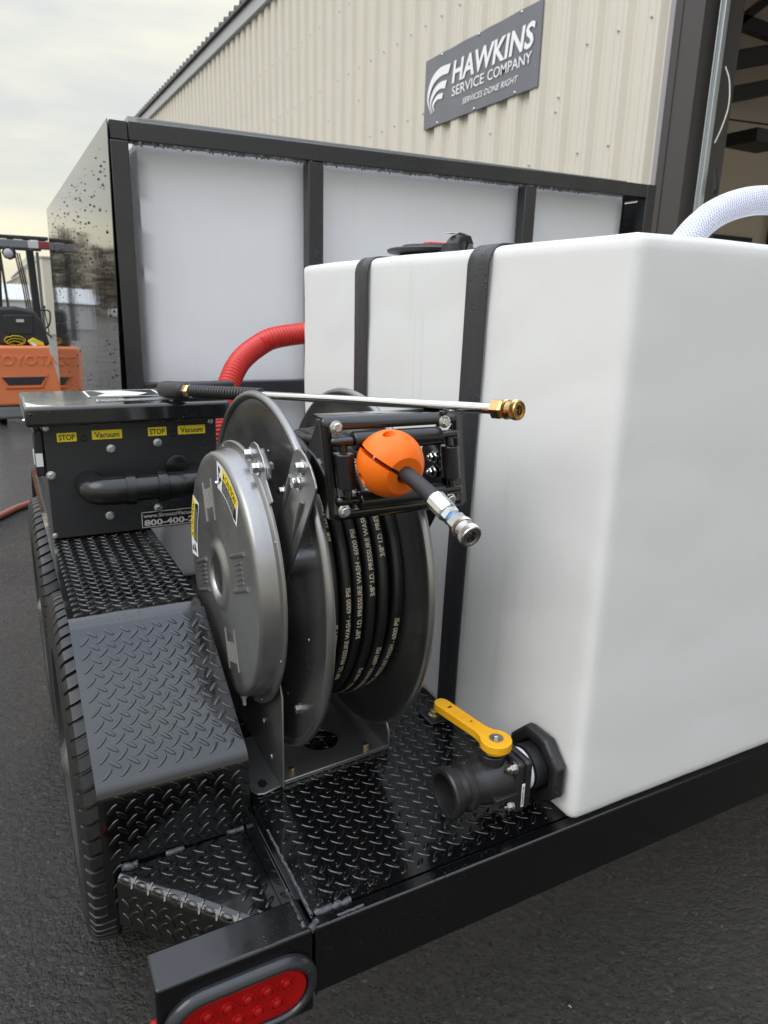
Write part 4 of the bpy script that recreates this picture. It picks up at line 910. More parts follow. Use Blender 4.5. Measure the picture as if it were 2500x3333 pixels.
# cage tank
ct = thing('cage_water_tank', 'tall white plastic water tank inside the black cage', 'tank', (1.4, 3.5, DK))
def cage_body():
    b = bulged_box(.425, 2.36, CY0+.075, 4.6, DK+.004, 1.642, n=40, r=.014, bulge=.003, crown=.0)
    b.v = [(x, y, z+.014*(x-.42)*(z-DK)/1.15) for x, y, z in b.v]
    return b
build('tank_body', cage_body(), POLYC, ct, smooth=80)

# ================================================================== RED SUCTION HOSE
rp = smoothpath([(.93, 1.99, 1.10), (.86, 2.0, 1.117), (.783, 2.0, 1.114), (.70, 1.99, 1.102), (.656, 1.98, 1.084), (.605, 1.955, 1.055), (.569, 1.93, 1.022), (.536, 1.9, .968), (.515, 1.87, .915), (.495, 1.82, .85), (.485, 1.80, .75), (.485, 1.80, .60), (.50, 1.80, .50)], 14)
cum_ = [0]
for a, b in zip(rp[:-1], rp[1:]): cum_.append(cum_[-1]+(Vector(b)-Vector(a)).length)
Pn = []; s = 0; i = 0; step = .0024
while s < cum_[-1]:
    while cum_[i+1] < s: i += 1
    Pn.append(Vector(rp[i]).lerp(Vector(rp[i+1]), (s-cum_[i])/max(1e-9, cum_[i+1]-cum_[i]))); s += step
rh = build('suction_hose', MB().tube(Pn, .03, 28, rf=lambda q: .0305 if q % 4 < 2 else .0268), RED, smooth=60)
tag(rh, 'red corrugated suction hose curving down between the white cage tank and the vacuum box', 'hose')

# small white tank behind the vacuum box
sw_ = thing('small_white_tank', 'small pale plastic tank low behind the vacuum box, seen through the gap beside the reel', 'tank', (.48, 2.05, DK))
build('tank_body', bulged_box(.338, .62, 1.86, 2.25, DK+.002, .79, n=20, r=.02, bulge=.002), POLYC, sw_, smooth=80)
build('tank_cap', MB().lathe((.5, 2.05, .79), (0, 0, 1), [(0, .05), (.02, .05), (.024, .045), (.024, .0001)], 32), RUB, sw_)

# ================================================================== VACUUM BOX
vb = thing('vacuum_box', 'black sheet metal vacuum box with overhanging lid standing on the diamond plate fender', 'equipment box', (.24, 1.66, .71))
BY = 1.57
build('box_body', MB().box(.068, .415, BY+.003, 1.80, .7125, .955), BOXM, vb, bevel=.004)
build('front_plate', MB().add([(.0685, BY, .7125), (.413, BY, .712), (.416, BY, .958), (.0685, BY, .958), (.0685, BY+.0028, .7125), (.413, BY+.0028, .712), (.416, BY+.0028, .958), (.0685, BY+.0028, .958)], [(0,1,2,3),(4,7,6,5),(0,4,5,1),(1,5,6,2),(2,6,7,3),(3,7,4,0)]), BOXM, vb, bevel=.0008)
LIDM = mat('black_wet_lid', (.010, .0105, .011), .12, coat=.6, drops=(120, .5, .0016), bump=(6, .2, .004))
lidv = build('box_lid', MB().box(.037, .440, 1.535, 1.815, .951, .990), LIDM, vb, bevel=.007, seg=4)
# lid stickers
mb = MB()
def outline(mb_, x0, x1, y0, y1, z, t, up=(0, 0, 1)):
    for a in ((x0, x1, y0, y0+t), (x0, x1, y1-t, y1), (x0, x0+t, y0, y1), (x1-t, x1, y0, y1)): mb_.add([(a[0], a[2], z), (a[1], a[2], z), (a[1], a[3], z), (a[0], a[3], z)], [(0, 1, 2, 3)])
st1 = build('lid_sticker', MB().box(.165, .325, 1.66, 1.79, .990, .9906), LABK, vb)
outline(mb, .167, .323, 1.662, 1.788, .9910, .005); build('sticker_border', mb, LABW, st1, smooth=0)
mb = MB(); mb.add([(.185, 1.68, .9911), (.27, 1.675, .9911), (.30, 1.72, .9911), (.25, 1.775, .9911), (.19, 1.775, .9911), (.21, 1.73, .9911)], [(0, 1, 2, 3, 4, 5)]); build('sticker_picture', mb, LABW, st1, smooth=0)
st2 = build('lid_sticker', MB().box(.175, .355, 1.585, 1.625, .990, .9906), LABK, vb)
mb = MB(); outline(mb, .1765, .3535, 1.5865, 1.6235, .9910, .0025); build('sticker_border', mb, LABW, st2, smooth=0)
put_text('sticker_lettering', 'www.SiroccoVacuums.com', .017, .163, (.183, 1.597, .9912), (1, 0, 0), (0, 1, 0), LABW, st2, bold=.02)
st3 = build('corner_sticker', MB().add([(.042, 1.545, .9904), (.095, 1.545, .9904), (.060, 1.575, .9904), (.042, 1.62, .9904)], [(0, 1, 2, 3)]), mat('dull_cream_label', (.6, .57, .45), .5), vb, smooth=0)
# yellow push-button labels
def ylab(x0, x1, z0, z1, s):
    b = build('yellow_label', MB().box(x0, x1, BY-.0010, BY+.0002, z0, z1), LABY, vb, bevel=.0003)
    put_text('label_lettering', s, (z1-z0)*.60, (x1-x0)*.82, (x0+(x1-x0)*.09, BY-.0014, z0+(z1-z0)*.2), (1, 0, 0), (0, 0, 1), INK, b, bold=.022)
ylab(.092, .129, .9145, .9325, 'STOP'); ylab(.158, .217, .9155, .9345, 'Vacuum'); ylab(.2695, .308, .9165, .935, 'STOP'); ylab(.332, .391, .9165, .9355, 'Vacuum')
for x, z, r in ((.193, .894, .0072), (.288, .901, .0072), (.0745, .847, .0072), (.1805, .7505, .0072), (.281, .7575, .0072), (.0735, .943, .0045), (.4035, .9415, .0045), (.0705, .7195, .0045)):
    bolt(vb, (x, BY-.0002, z), (0, -1, 0), r, mat('dull_zinc', (.5, .53, .54), .3, metal=.9))
for x in (.142, .320): build('push_button', MB().lathe((x, BY, .920), (0, -1, 0), [(0, .006), (.004, .006), (.006, .004), (.006, .0001)], 16), PLAST, vb)
# exhaust pipe with elbow
pz, py = .824, 1.49
mb = MB().tube(smoothpath([(.145, BY+.002, pz), (.145, BY-.03, pz), (.150, 1.508, pz), (.172, py, pz), (.215, py, pz), (.22, py, pz)], 8), .0285, 28); pe = build('exhaust_elbow', mb, PVC, vb, smooth=60)
build('exhaust_elbow', MB().tube(smoothpath([(.36, BY+.002, pz), (.36, BY-.03, pz), (.352, 1.508, pz), (.33, py, pz), (.29, py, pz)], 8), .0285, 28), PVC, vb, smooth=60)
build('pipe', MB().cyl((.20, py, pz), (.50, py, pz+.002), .0265, n=32), PVC, vb)
build('pipe_collar', MB().lathe((.205, py, pz), (1, 0, 0), [(0, .0315), (.018, .0315), (.019, .028)], 32), PVC, vb)
build('pipe_collar', MB().lathe((.268, py, pz), (1, 0, 0), [(0, .032), (.018, .032), (.019, .028)], 32), PVC, vb)
build('pipe_flange', MB().lathe((.326, BY, .848), (0, -1, 0), [(0, .026), (.006, .025), (.008, .02), (.008, .0001)], 28), PVC, vb)
# web address sticker
sw = build('web_sticker', MB().box(.243, .40, BY-.0010, BY+.0002, .7145, .7515), LABK, vb, bevel=.0003)
mb = MB()
for a in ((.2445, .3985, .7155, .7170), (.2445, .3985, .7490, .7505), (.2445, .2460, .7155, .7505), (.3970, .3985, .7155, .7505)): mb.add([(a[0], BY-.0014, a[2]), (a[1], BY-.0014, a[2]), (a[1], BY-.0014, a[3]), (a[0], BY-.0014, a[3])], [(0, 1, 2, 3)])
build('sticker_border', mb, LABW, sw, smooth=0)
put_text('sticker_lettering', 'www.SiroccoVacuums.com', .0085, .146, (.2485, BY-.0015, .7375), (1, 0, 0), (0, 0, 1), LABW, sw, bold=.015)
put_text('sticker_lettering', '800-400-2', .0125, .108, (.2495, BY-.0015, .7195), (1, 0, 0), (0, 0, 1), LABW, sw, bold=.03)
# latch on the left side of the box
lt = build('latch', MB().box(.049, .066, 1.575, 1.64, .845, .94), PLAST, vb, bevel=.003)
build('latch_label', MB().box(.0475, .0488, 1.585, 1.615, .868, .896), LABW, lt); build('latch_label', MB().box(.050, .063, 1.5735, 1.5748, .866, .893), LABW, lt)
build('lid_rivet', MB().lathe((.0372, 1.56, .962), (-1, 0, 0), [(0, .004), (.004, .003), (.004, .0001)], 12), ZINC, vb)

# ================================================================== HOSE REEL
CYc, CZc = 1.066, .777
rl = thing('hose_reel', 'grey steel spring hose reel with roller guide bolted to the trailer deck', 'hose reel', (.42, CYc, DK))
XA = (1, 0, 0)
def lx(x, prof, n=96, m_=STEELD, name='disc', parent=rl, smooth=35): return build(name, MB().lathe((x, CYc, CZc), XA, prof, n), m_, parent, smooth=smooth)
def disc(x, sgn):
    pr = [(0, .05), (0, .228), (sgn*.004, .234), (sgn*.004, .270), (sgn*.006, .276)]
    rr = .0068; cxr = .2795
    for i in range(13):
        a = pi+pi*1.6*i/12; pr.append((sgn*.004+(-sgn)*rr*sin(a)*.9-0, cxr+rr*cos(a)))
    pr += [(sgn*.002+.0018, .272), (sgn*.002+.0018, .236), (.0018, .05)]
    d = lx(x, pr, 128, name='reel_disc')
    return d
# simple robust closed cross-section for the discs
def disc2(x, s):
    rr = .0066; c = .2800
    outer = [(0, .045), (0, .226), (-s*.0035, .233), (-s*.0035, .268)]
    roll = [(-s*(.0035+0)+s*0+(-s)*(rr*sin(a)), c-.0+(-rr*cos(a))) for a in [0+2*pi*0.86*i/14 for i in range(15)]]
    pr = [(0, .045), (0, .226), (-s*.0035, .233), (-s*.0035, c-rr)]+[(-s*.0035-s*rr*sin(a), c-rr*cos(a)) for a in [2*pi*.80*i/16 for i in range(1, 17)]]+[(-s*.0035+s*.0016, c-rr-.002), (-s*.0035+s*.0016, .234), (s*.0016, .228), (s*.0016, .045)]
    return build('reel_disc', MB().lathe((x, CYc, CZc), XA, pr, 144), STEELD, rl, smooth=40)
dl = disc2(.3525, 1); dr_ = disc2(.4985, -1)
build('drum', MB().lathe((.354, CYc, CZc), XA, [(0, .115), (.144, .115)], 48), STEELD, rl)
build('axle_shaft', MB().lathe((.29, CYc, CZc), XA, [(0, .022), (.27, .022)], 24), ZINC, rl)
for (y, z) in ((.900, .609), (.968, .837), (1.13, .63)): bolt(dl, (.3495, y, z), (-1, 0, 0), .0072, STEEL)
for a in range(8):
    th = a*pi/4+.2; r = .205
    build('rivet', MB().lathe((.3495, CYc+r*cos(th), CZc+r*sin(th)), (-1, 0, 0), [(0, .0032), (.0012, .0026), (.0013, .0001)], 10), STEELD, dl)
# canister (spring housing)
cn = build('spring_canister', MB().lathe((.312, CYc, CZc), (-1, 0, 0), [(-.004, .05), (-.004, .209), (-.003, .2108), (0, .2108), (.0015, .209), (.0015, .201), (.003, .198), (.010, .1965), (.024, .1955), (.0285, .193), (.031, .188), (.032, .180), (.032, .062), (.033, .058), (.037, .053), (.040, .046), (.0395, .040), (.036, .036), (.030, .034), (.030, .0001)], 144), STEEL, rl, smooth=38)
build('hub_cap', MB().lathe((.2815, CYc, CZc), (-1, 0, 0), [(0, .0335), (.003, .0325), (.004, .030), (.004, .0001)], 48), PLAST, cn)
# embossed marks
XF = .2798
def emb(pts, r=.0021, nm='embossed_mark'):
    mb_ = MB(); 
    for a, b in pts: mb_.tube([(XF, CYc+a[0], CZc+a[1]), (XF, CYc+(a[0]+b[0])/2, CZc+(a[1]+b[1])/2), (XF, CYc+b[0], CZc+b[1])], r, 8)
    return build(nm, mb_, STEEL, cn, smooth=60)
def rot2(p, k): return p if k == 0 else (-p[0], -p[1])
for k in (0, 1):
    seg = [((-.068, .051), (-.136, .077)), ((-.083, .001), (-.150, .029))]
    emb([(rot2(a, k), rot2(b, k)) for a, b in seg], .0038)
    seg = []
    for i in range(5):
        t = i/4; c = (-.103-.009*t, .052-.028*t); seg.append(((c[0]+.015, c[1]-.008), (c[0]-.015, c[1]+.006)))
    emb([(rot2(a, k), rot2(b, k)) for a, b in seg], .0018)
    seg = [((.089, .130), (.067, .069)), ((.037, .148), (.017, .085))]
    for i in range(5):
        t = (i+1)/6; seg.append(((.089-.052*t-.004, .130+.018*t-.012), (.074-.052*t, .088+.018*t)))
    emb([(rot2(a, k), rot2(b, k)) for a, b in seg], .0015)
# warning stickers following the canister edge
def arcq(r0, r1, a0, a1, x, n=10):
    vs_ = []
    for i in range(n+1):
        a = radians(a0+(a1-a0)*i/n); vs_ += [(x, CYc+r0*cos(a), CZc+r0*sin(a)), (x, CYc+r1*cos(a), CZc+r1*sin(a))]
    return MB().add(vs_, [(2*i, 2*i+1, 2*i+3, 2*i+2) for i in range(n)])
def arc_text(s, r_base, h, a_start, m_, parent, x, wd, bold=0, name='sticker_lettering'):
    V, F, W = textmesh(s, h, wd, bold); vs_ = []
    for v in V:
        a = radians(a_start)+v.x/r_base; r = r_base+v.y
        vs_.append((x, CYc+r*cos(a), CZc+r*sin(a)))
    build(name, MB().add(vs_, F), m_, parent, smooth=0, recalc=False)
def warn(a0, a1, pic):
    e_ = .0
    wb = arcq(.143, .1855, a0, a1, XF-.0003); tip = MB()
    def pt(r, a): return (XF-.0003, CYc+r*cos(radians(a)), CZc+r*sin(radians(a)))
    wb.add([pt(.143, a1), pt(.1855, a1), pt(.148, a1+5.5)], [(0, 1, 2)])
    b = build('caution_sticker', wb, LABW, cn, smooth=0)
    w1 = arcq(.1455, .166, a0+10, a1-.8, XF-.0006); w1.add([(XF-.0006,)+pt(.1455, a1-.8)[1:], (XF-.0006,)+pt(.166, a1-.8)[1:], (XF-.0006,)+pt(.151, a1+3.2)[1:]], [(0, 1, 2)]); build('black_band', w1, LABK, b, smooth=0)
    build('yellow_band', arcq(.166, .1835, a0+10, a1-.8, XF-.0008), LABY, b, smooth=0)
    arc_text('CAUTION', .1695, .0105, a0+15.5, INK, b, XF-.0011, radians(a1-a0-18.5)*.17, bold=.02)
    mb_ = MB(); mb_.add([(XF-.0011,)+pt(.1695, a0+11.2)[1:], (XF-.0011,)+pt(.1695, a0+14.6)[1:], (XF-.0011,)+pt(.1805, a0+12.9)[1:]], [(0, 1, 2)]); build('warning_triangle', mb_, INK, b, smooth=0)
    for q, (r, tx) in enumerate(((.1615, 'Do not operate without'), (.1570, 'reading the instructions'), (.1525, 'before servicing this reel'), (.148, 'spring under tension'))):
        arc_text(tx, r, .0026, a0+11.5, LABW, b, XF-.0010, radians(a1-a0-14)*r, name='fine_print')
    mb_ = MB()
    def pq(r, a): return (XF-.0007, CYc+r*cos(radians(a)), CZc+r*sin(radians(a)))
    mb_.add([pq(.150, a0+2), pq(.158, a0+3), pq(.166, a0+6.5), pq(.162, a0+8.5), pq(.154, a0+5)], [(0, 1, 2, 3, 4)]); mb_.add([pq(.168, a0+3), pq(.180, a0+2.5), pq(.178, a0+6), pq(.170, a0+5)], [(0, 1, 2, 3)]); mb_.add([pq(.158, a0+6), pq(.164, a0+2), pq(.168, a0+3)], [(0, 1, 2)])
    build('pictogram', mb_, LABK, b, smooth=0)
warn(92, 128, 0); warn(-7, 30, 0)
build('fill_screw', MB().lathe((XF, CYc-.004, CZc+.150), (-1, 0, 0), [(0, .004), (.004, .003), (.004, .0001)], 10), ZINC, cn)
build('vent_plug', MB().lathe((.300, CYc-.040, CZc-.196), (0, -.2, -1), [(-.004, .0055), (.008, .0055), (.008, .003), (.02, .003)], 8), LABW, cn)
for a in (70, 20, -20, -60, 150, 200, 240): 
    th = radians(a); build('rivet', MB().lathe((.3107, CYc+.2045*cos(th), CZc+.2045*sin(th)), (-1, 0, 0), [(0, .0026), (.001, .002), (.0012, .0001)], 10), STEEL, cn)
# ear bracket of the canister
mb = MB().yz([(1.040, .978), (1.020, .983), (1.006, .990), (.992, .999), (.980, 1.003), (.966, 1.001), (.944, .987), (.932, .974), (.930, .957), (.905, .932), (.96, .90), (1.03, .92)], .3125, .3155); ear = build('ear_bracket', mb, STEEL, rl, bevel=.001)
for y, z in ((.9985, .981), (.963, .968)): bolt(ear, (.3125, y, z), (-1, 0, 0), .0085, ZINC)
bolt(ear, (.3275, .963, .968), (1, 0, 0), .008, ZINC, flange=False); bolt(ear, (.3275, .9985, .981), (1, 0, 0), .008, ZINC, flange=False)
mb = MB().yz([(1.02, .965), (.99, .990), (.975, .993), (.945, .972), (.940, .955), (.97, .93)], .3165, .3275); build('ear_spacer', mb, STEEL, ear, bevel=.003)
# left upright, foot, base plate
UPX = .322
mb = MB().yz([(.905, .4725), (1.235, .4725), (1.235, .53), (1.12, .81), (1.01, .81), (.905, .63)], UPX, UPX+.0032); up = build('left_upright', mb, STEEL, rl, bevel=.001)
mb = MB().box(UPX, UPX+.0032, .9035, .912, .474, .65); 
mb = MB().box(.276, UPX, .910, 1.03, .4712, .4745)
hole = (.299, .924)
ft_ = build('foot_flange', MB().prism([(UPX, .912, .4712), (.292, .905, .4712), (.282, .908, .4712), (.276, .918, .4712), (.276, 1.06, .4712), (UPX, 1.06, .4712)], (0, 0, .0033)), STEEL, up, bevel=.001)
build('bolt_slot', MB().prism([(.290, .922, .4746), (.296, .918, .4746), (.304, .925, .4746), (.303, .936, .4746), (.297, .940, .4746), (.290, .933, .4746)], (0, 0, .0003)), LABK, ft_)
for y, z in ((.955, .500), (.99, .545), (1.03, .64)): build('rivet', MB().lathe((UPX-.0005, y, z), (-1, 0, 0), [(0, .0055), (.002, .005), (.003, .0001)], 14), STEEL, up)
# base plate with round hole
bm = bmesh.new(); hc = Vector((.422, .995)); outer = [(UPX+.0034, .915), (.52, .930), (.52, 1.235), (UPX+.0034, 1.235)]
vo = [bm.verts.new((x, y, .4750)) for x, y in outer]; nseg = 40; vi = [bm.verts.new((hc.x+.031*cos(2*pi*i/nseg), hc.y+.031*sin(2*pi*i/nseg), .4750)) for i in range(nseg)]
eo = [bm.edges.new((vo[i], vo[(i+1) % 4])) for i in range(4)]; ei = [bm.edges.new((vi[i], vi[(i+1) % nseg])) for i in range(nseg)]
bmesh.ops.triangle_fill(bm, use_beauty=True, use_dissolve=False, edges=eo+ei)
mb = MB(); bm.verts.index_update(); mb.add([v.co.copy() for v in bm.verts], [tuple(l.vert.index for l in f.loops) for f in bm.faces]); bm.free()
bp_ = build('base_plate', mb, STEEL, rl, smooth=0); s_ = bp_.modifiers.new('s', 'SOLIDIFY'); s_.thickness = .003; s_.offset = 1
build('front_lip', MB().add([(UPX+.004, .9145, .4705), (.52, .9295, .4705), (.52, .933, .4705), (UPX+.004, .918, .4705), (UPX+.004, .9145, .4782), (.52, .9295, .4782), (.52, .933, .4782), (UPX+.004, .918, .4782)], [(0,3,2,1),(4,5,6,7),(0,1,5,4),(1,2,6,5),(2,3,7,6),(3,0,4,7)]), STEEL, bp_, bevel=.0012)
for x, y in ((.346, .932), (.482, .940)): bolt(bp_, (x, y, .4782), (0, 0, 1), .0052, YZINC, flange=False, h=.007)
mb = MB().yz([(.931, .4755), (1.235, .4755), (1.22, .55), (1.12, .80), (1.02, .80), (1.0, .62), (.965, .535), (.938, .512), (.932, .50)], .520, .5235); ru = build('right_upright', mb, STEEL, rl, bevel=.001)
build('upright_bolt', MB().lathe((.519, .955, .512), (-1, 0, 0), [(0, .006), (.003, .006), (.007, .004), (.007, .0001)], 14), ZINC, ru)
mb = MB().prism([(.40, 1.24, .476), (.52, 1.24, .476), (.52, 1.24, .60), (.33, 1.24, .60), (.33, 1.24, .476)], (0, -.003, 0)); build('rear_brace', mb, STEEL, rl)
# guide arms
arm = [(.878, 1.000), (.872, 1.008), (.862, 1.0125), (.848, 1.0125), (.832, 1.007), (.817, .9975), (.804, .984), (.799, .973), (.803, .964), (.866, .872), (.94, .765), (1.03, .745), (1.06, .79), (1.0, .84), (.945, .893)]
la = build('guide_arm', MB().yz(arm, .3325, .3357), STEEL, rl, bevel=.0009)
for p0, p1 in (((.882, .972), (.917, .914)), ((.843, .947), (.889, .870))):
    mb = MB().tube([(.3328, p0[0], p0[1]), (.3322, p0[0]*.8+p1[0]*.2, p0[1]*.8+p1[1]*.2), (.3325, (p0[0]+p1[0])/2, (p0[1]+p1[1])/2), (.3335, p1[0], p1[1])], .0042, 12, rf=lambda i: (.0045, .0052, .0045, .002)[i]); build('pressed_rib', mb, STEEL, la, smooth=60)
for y, z in ((.845, .991), (.858, .968)): bolt(la, (.3325, y, z), (-1, 0, 0), .0082, ZINC)
bolt(la, (.3400, .935, .938), (-1, 0, 0), .0068, ZINC)
build('guide_arm', MB().yz(arm, .5365, .5397), SATIN, rl, bevel=.0009)

# roller guide frame
GY = .790; gx0, gx1, gz0, gz1 = .3425, .5425, .934, 1.062
TILT = .07                       # the guide leans back a little at its top
def gt(v):                       # lean about its lower edge
    x, y, z = v; return (x+.10*(1.0-z)*.9, y+TILT*(z-1.0), z)
def gbuild(name, mb_, m_, parent, **k): mb_.v = [gt(v) for v in mb_.v]; return build(name, mb_, m_, parent, **k)
GB = mat('black_guide_paint', (.004, .0038, .0038), .13, coat=.5, bump=(60, .1, .0008))
bm = bmesh.new(); wx0, wx1, wz0, wz1 = .354, .530, .9445, 1.0462
outer = []; rc = .008
for cx, cz, a0 in ((gx1-rc, gz1-rc, 0), (gx0+rc, gz1-rc, 90), (gx0+rc, gz0+rc, 180), (gx1-rc, gz0+rc, 270)):
    for i in range(5): a = radians(a0+22.5*i); outer.append((cx+rc*cos(a), cz+rc*sin(a)))
inn = [(wx0, wz0), (wx1, wz0), (wx1, wz1), (wx0, wz1)]
vo = [bm.verts.new((x, GY, z)) for x, z in outer]; vi = [bm.verts.new((x, GY, z)) for x, z in inn]
eds = [bm.edges.new((vo[i], vo[(i+1) % len(vo)])) for i in range(len(vo))]+[bm.edges.new((vi[i], vi[(i+1) % 4])) for i in range(4)]
bmesh.ops.triangle_fill(bm, use_beauty=True, use_dissolve=False, edges=eds); bm.verts.index_update()
mb = MB().add([v.co.copy() for v in bm.verts], [tuple(l.vert.index for l in f.loops) for f in bm.faces]); bm.free()
gf = gbuild('guide_frame', mb, GB, rl, smooth=0); s_ = gf.modifiers.new('s', 'SOLIDIFY'); s_.thickness = .003; s_.offset = 0
gf.data.shade_smooth()
# folded top and bottom flanges going back
for z, s in ((gz1, 1), (gz0, -1)):
    pr = [(GY, z-s*.004), (GY+.0015, z-s*.0012), (GY+.004, z), (GY+.034, z)]
    vs = [(x, y, zz) for x in (gx0+.004, gx1-.004) for (y, zz) in pr]; mb = MB().add(vs, [(i, i+1, 5+i, 4+i) for i in range(3)])
    o = gbuild('frame_flange', mb, GB, gf, smooth=60); s_ = o.modifiers.new('s', 'SOLIDIFY'); s_.thickness = .0025
# cheeks
chk = [(GY, .936), (GY, 1.060), (GY+.008, 1.060), (GY+.012, 1.052), (.866, .992), (.860, .955), (.815, .962), (GY+.012, .950), (GY+.012, .936)]
gbuild('cheek_plate', MB().yz(chk, .3400, .3425), GB, gf, bevel=.0006); gbuild('cheek_plate', MB().yz(chk, .5425, .545), GB, gf, bevel=.0006)
gbuild('inner_cheek', MB().yz([(GY+.03, .95), (GY+.03, 1.045), (.87, 1.0), (.87, .95)], .526, .5285), GB, gf, bevel=.0006)
for z in (.993, .972): o = bolt(gf, (.526, GY+.045, z), (-1, 0, 0), .0068, ZINC, nut=True)
ROLL = mat('black_roller_nylon', (.010, .010, .010), .2)
def roller(p0, p1, r):
    p0 = Vector(p0); p1 = Vector(p1); L = (p1-p0).length; mb_ = MB().lathe(p0, p1-p0, [(0, r*.5), (0, r*.92), (.0012, r), (L-.0012, r), (L, r*.92), (L, r*.5)], 36)
    o_ = gbuild('guide_roller', mb_, ROLL, gf, smooth=35); return o_
RY = GY-.0055
roller((.380, RY, 1.0325), (.505, RY, 1.0325), .0120); roller((.380, RY, .9575), (.505, RY, .9575), .0120)
roller((.3655, RY-.001, .975), (.3655, RY-.001, 1.0185), .0122); roller((.5185, RY-.001, .975), (.5185, RY-.001, 1.0185), .0122)
for sx, bx in ((1, .3655), (-1, .5185)):
    for sz, bz in ((1, 1.0205), (-1, .972)):
        zc_ = bz+sz*.0125
        mb = MB().tube([(bx-sx*.010, RY, zc_), (bx, RY, zc_), (bx+sx*.014, RY, zc_)], .0062, 14); mb.sphere((bx-sx*.010, RY, zc_), .0062, 14)
        mb.tube([(bx, RY, zc_), (bx, RY, bz-sz*.001)], .0055, 14); mb.lathe((bx, RY, bz), (0, 0, 1), [(-.0012, .004), (.0012, .004)], 12)
        gbuild('corner_pin_housing', mb, GB, gf, smooth=60)
for x, z in ((.3605, 1.0500), (.5160, 1.0495), (.3600, .9455), (.5165, .9455)):
    p = gt((x, GY-.0016, z)); bolt(gf, p, (0, -1, .02), .0066, ZINC)

# ================================================================== PRESSURE HOSE (coil, ball stop, coupling)
ph = thing('pressure_hose', 'black pressure hose wound on the reel with orange ball stop and silver coupling', 'hose', (.42, CYc, DK+.1))
HR = .0090
NW = 6; XW0 = .380; PW = .0188
def wrap_pt(k, th, extra=0.0, lateral=0.0):
    # th measured from +Y; front of coil (toward the camera) is th = pi
    f_ = th-pi
    x = XW0+PW*k+(0.0005+.0011*k)*sin(f_*1.3+.5*k)+.0022*k*(-f_)*.25+lateral
    r = .2125+.0015*sin(k*2.1)+.002*cos(th*2+k)
    if k == NW-1: x += .006*cos(f_*1.1)
    r += extra
    return Vector((x, CYc+r*cos(th), CZc+r*sin(th)))
mb = MB()
for k in range(NW):
    ths = [pi-2.9+5.8*i/120 for i in range(121)]
    mb.tube([wrap_pt(k, t) for t in ths], HR, 30)
cl = build('hose_coil', mb, HOSEM, ph, smooth=60)
mb = MB()
for k in range(7):
    mb.tube([(XW0-.005+PW*k*.98+(.0008*sin(t*3+k)), CYc+.194*cos(t), CZc+.194*sin(t)) for t in [2*pi*i/96 for i in range(97)]], HR, 14, cap=False)
for k in range(7):
    mb.tube([(XW0-.007+PW*k, CYc+.176*cos(t), CZc+.176*sin(t)) for t in [2*pi*i/72 for i in range(73)]], HR, 12, cap=False)
build('inner_wraps', mb, HOSEM, cl, smooth=60)
TXT = '3/8" I.D. PRESSURE WASH - 6000 PSI'
def print_on(k, th_start, shift=0.0, length=.205, sub=None):
    V, F, W = textmesh(TXT, .0070, length, bold=.014, cuts=9); vs_ = []
    keep = None
    for v in V:
        th = th_start-v.x/(.2125+HR)
        a = (v.y-.0036)/HR+shift                  # angle round the hose; text top points to -X side
        lat = sin(a)*(HR+.0003); ext = cos(a)*(HR+.0003)
        vs_.append(wrap_pt(k, th, ext, -lat))
    return build('hose_print', MB().add(vs_, F), PRINT, cl, smooth=0, recalc=False)
for k, st_ in ((0, .82), (0, -.47), (1, .584), (2, .22), (3, -.08), (3, 1.27), (4, 1.07), (4, -.33), (5, .86)):
    print_on(k, pi+st_, length=.166, shift=-.15+.05*k)
# hose leaving the coil top toward the guide
mb = MB().tube(smoothpath([(.415, 1.03, .990), (.414, .96, .998), (.413, .88, 1.004), (.4115, .80, 1.009), (.411, .752, 1.0095), (.4132, .717, 1.0035), (.4155, .685, .9955), (.4166, .655, .9865), (.4168, .645, .983)], 8), .0094, 24)
lead = build('hose_lead', mb, RUB, ph, smooth=60)
# ball stop: two halves clamped with a slot, flat face toward the coupling
BC = Vector((.411, .752, 1.0090)); BR = .0415
bd = Vector((.05, -.965, -.26)).normalized()         # hose direction
def ball_half(sgn):
    bm = bmesh.new(); bmesh.ops.create_uvsphere(bm, u_segments=96, v_segments=64, radius=BR)
    # frame: w = hose direction, n = slot normal
    w_ = bd; up_ = Vector((0, 0, 1)); side = w_.cross(up_).normalized(); n = RT*.37-DN*.93; n = (n-w_*n.dot(w_)).normalized()
    def cut(co, no):
        bmesh.ops.bisect_plane(bm, geom=bm.verts[:]+bm.edges[:]+bm.faces[:], plane_co=co, plane_no=no, clear_outer=True)
        es = [e for e in bm.edges if e.is_boundary]
        if es: bmesh.ops.holes_fill(bm, edges=es)
    cut(w_*(BR*.82), w_); cut(-w_*(BR*.90), -w_); cut(n*sgn*.0027, -n*sgn)
    vs = [v.co+BC for v in bm.verts]; bm.verts.index_update(); fs = [tuple(l.vert.index for l in f.loops) for f in bm.faces]; bm.free()
    return MB().add(vs, fs), w_, n
for sgn in (1, -1):
    b_, w_, n_ = ball_half(sgn); bh = build('ball_half', b_, ORANGE, ph, smooth=35)
    # bore and pockets
    cut_ = MB().cyl(BC-w_*.06, BC+w_*.06, .0098, n=32)
    t2 = w_.cross(n_).normalized()
    for s in (1, -1): cut_.cyl(BC+t2*s*.0255+n_*sgn*.021, BC+t2*s*.0255+n_*sgn*.06, .0068, n=24)
    cutter = build('bore_cutter', cut_, ORANGE, None, smooth=30)
    md = bh.modifiers.new('bore', 'BOOLEAN'); md.object = cutter; md.operation = 'DIFFERENCE'; md.solver = 'EXACT'
    dg = bpy.context.evaluated_depsgraph_get(); me2 = bpy.data.meshes.new_from_object(bh.evaluated_get(dg)); bh.modifiers.clear(); bh.data = me2; bpy.data.objects.remove(cutter)
    me2.shade_smooth(); me2.set_sharp_from_angle(angle=radians(32))
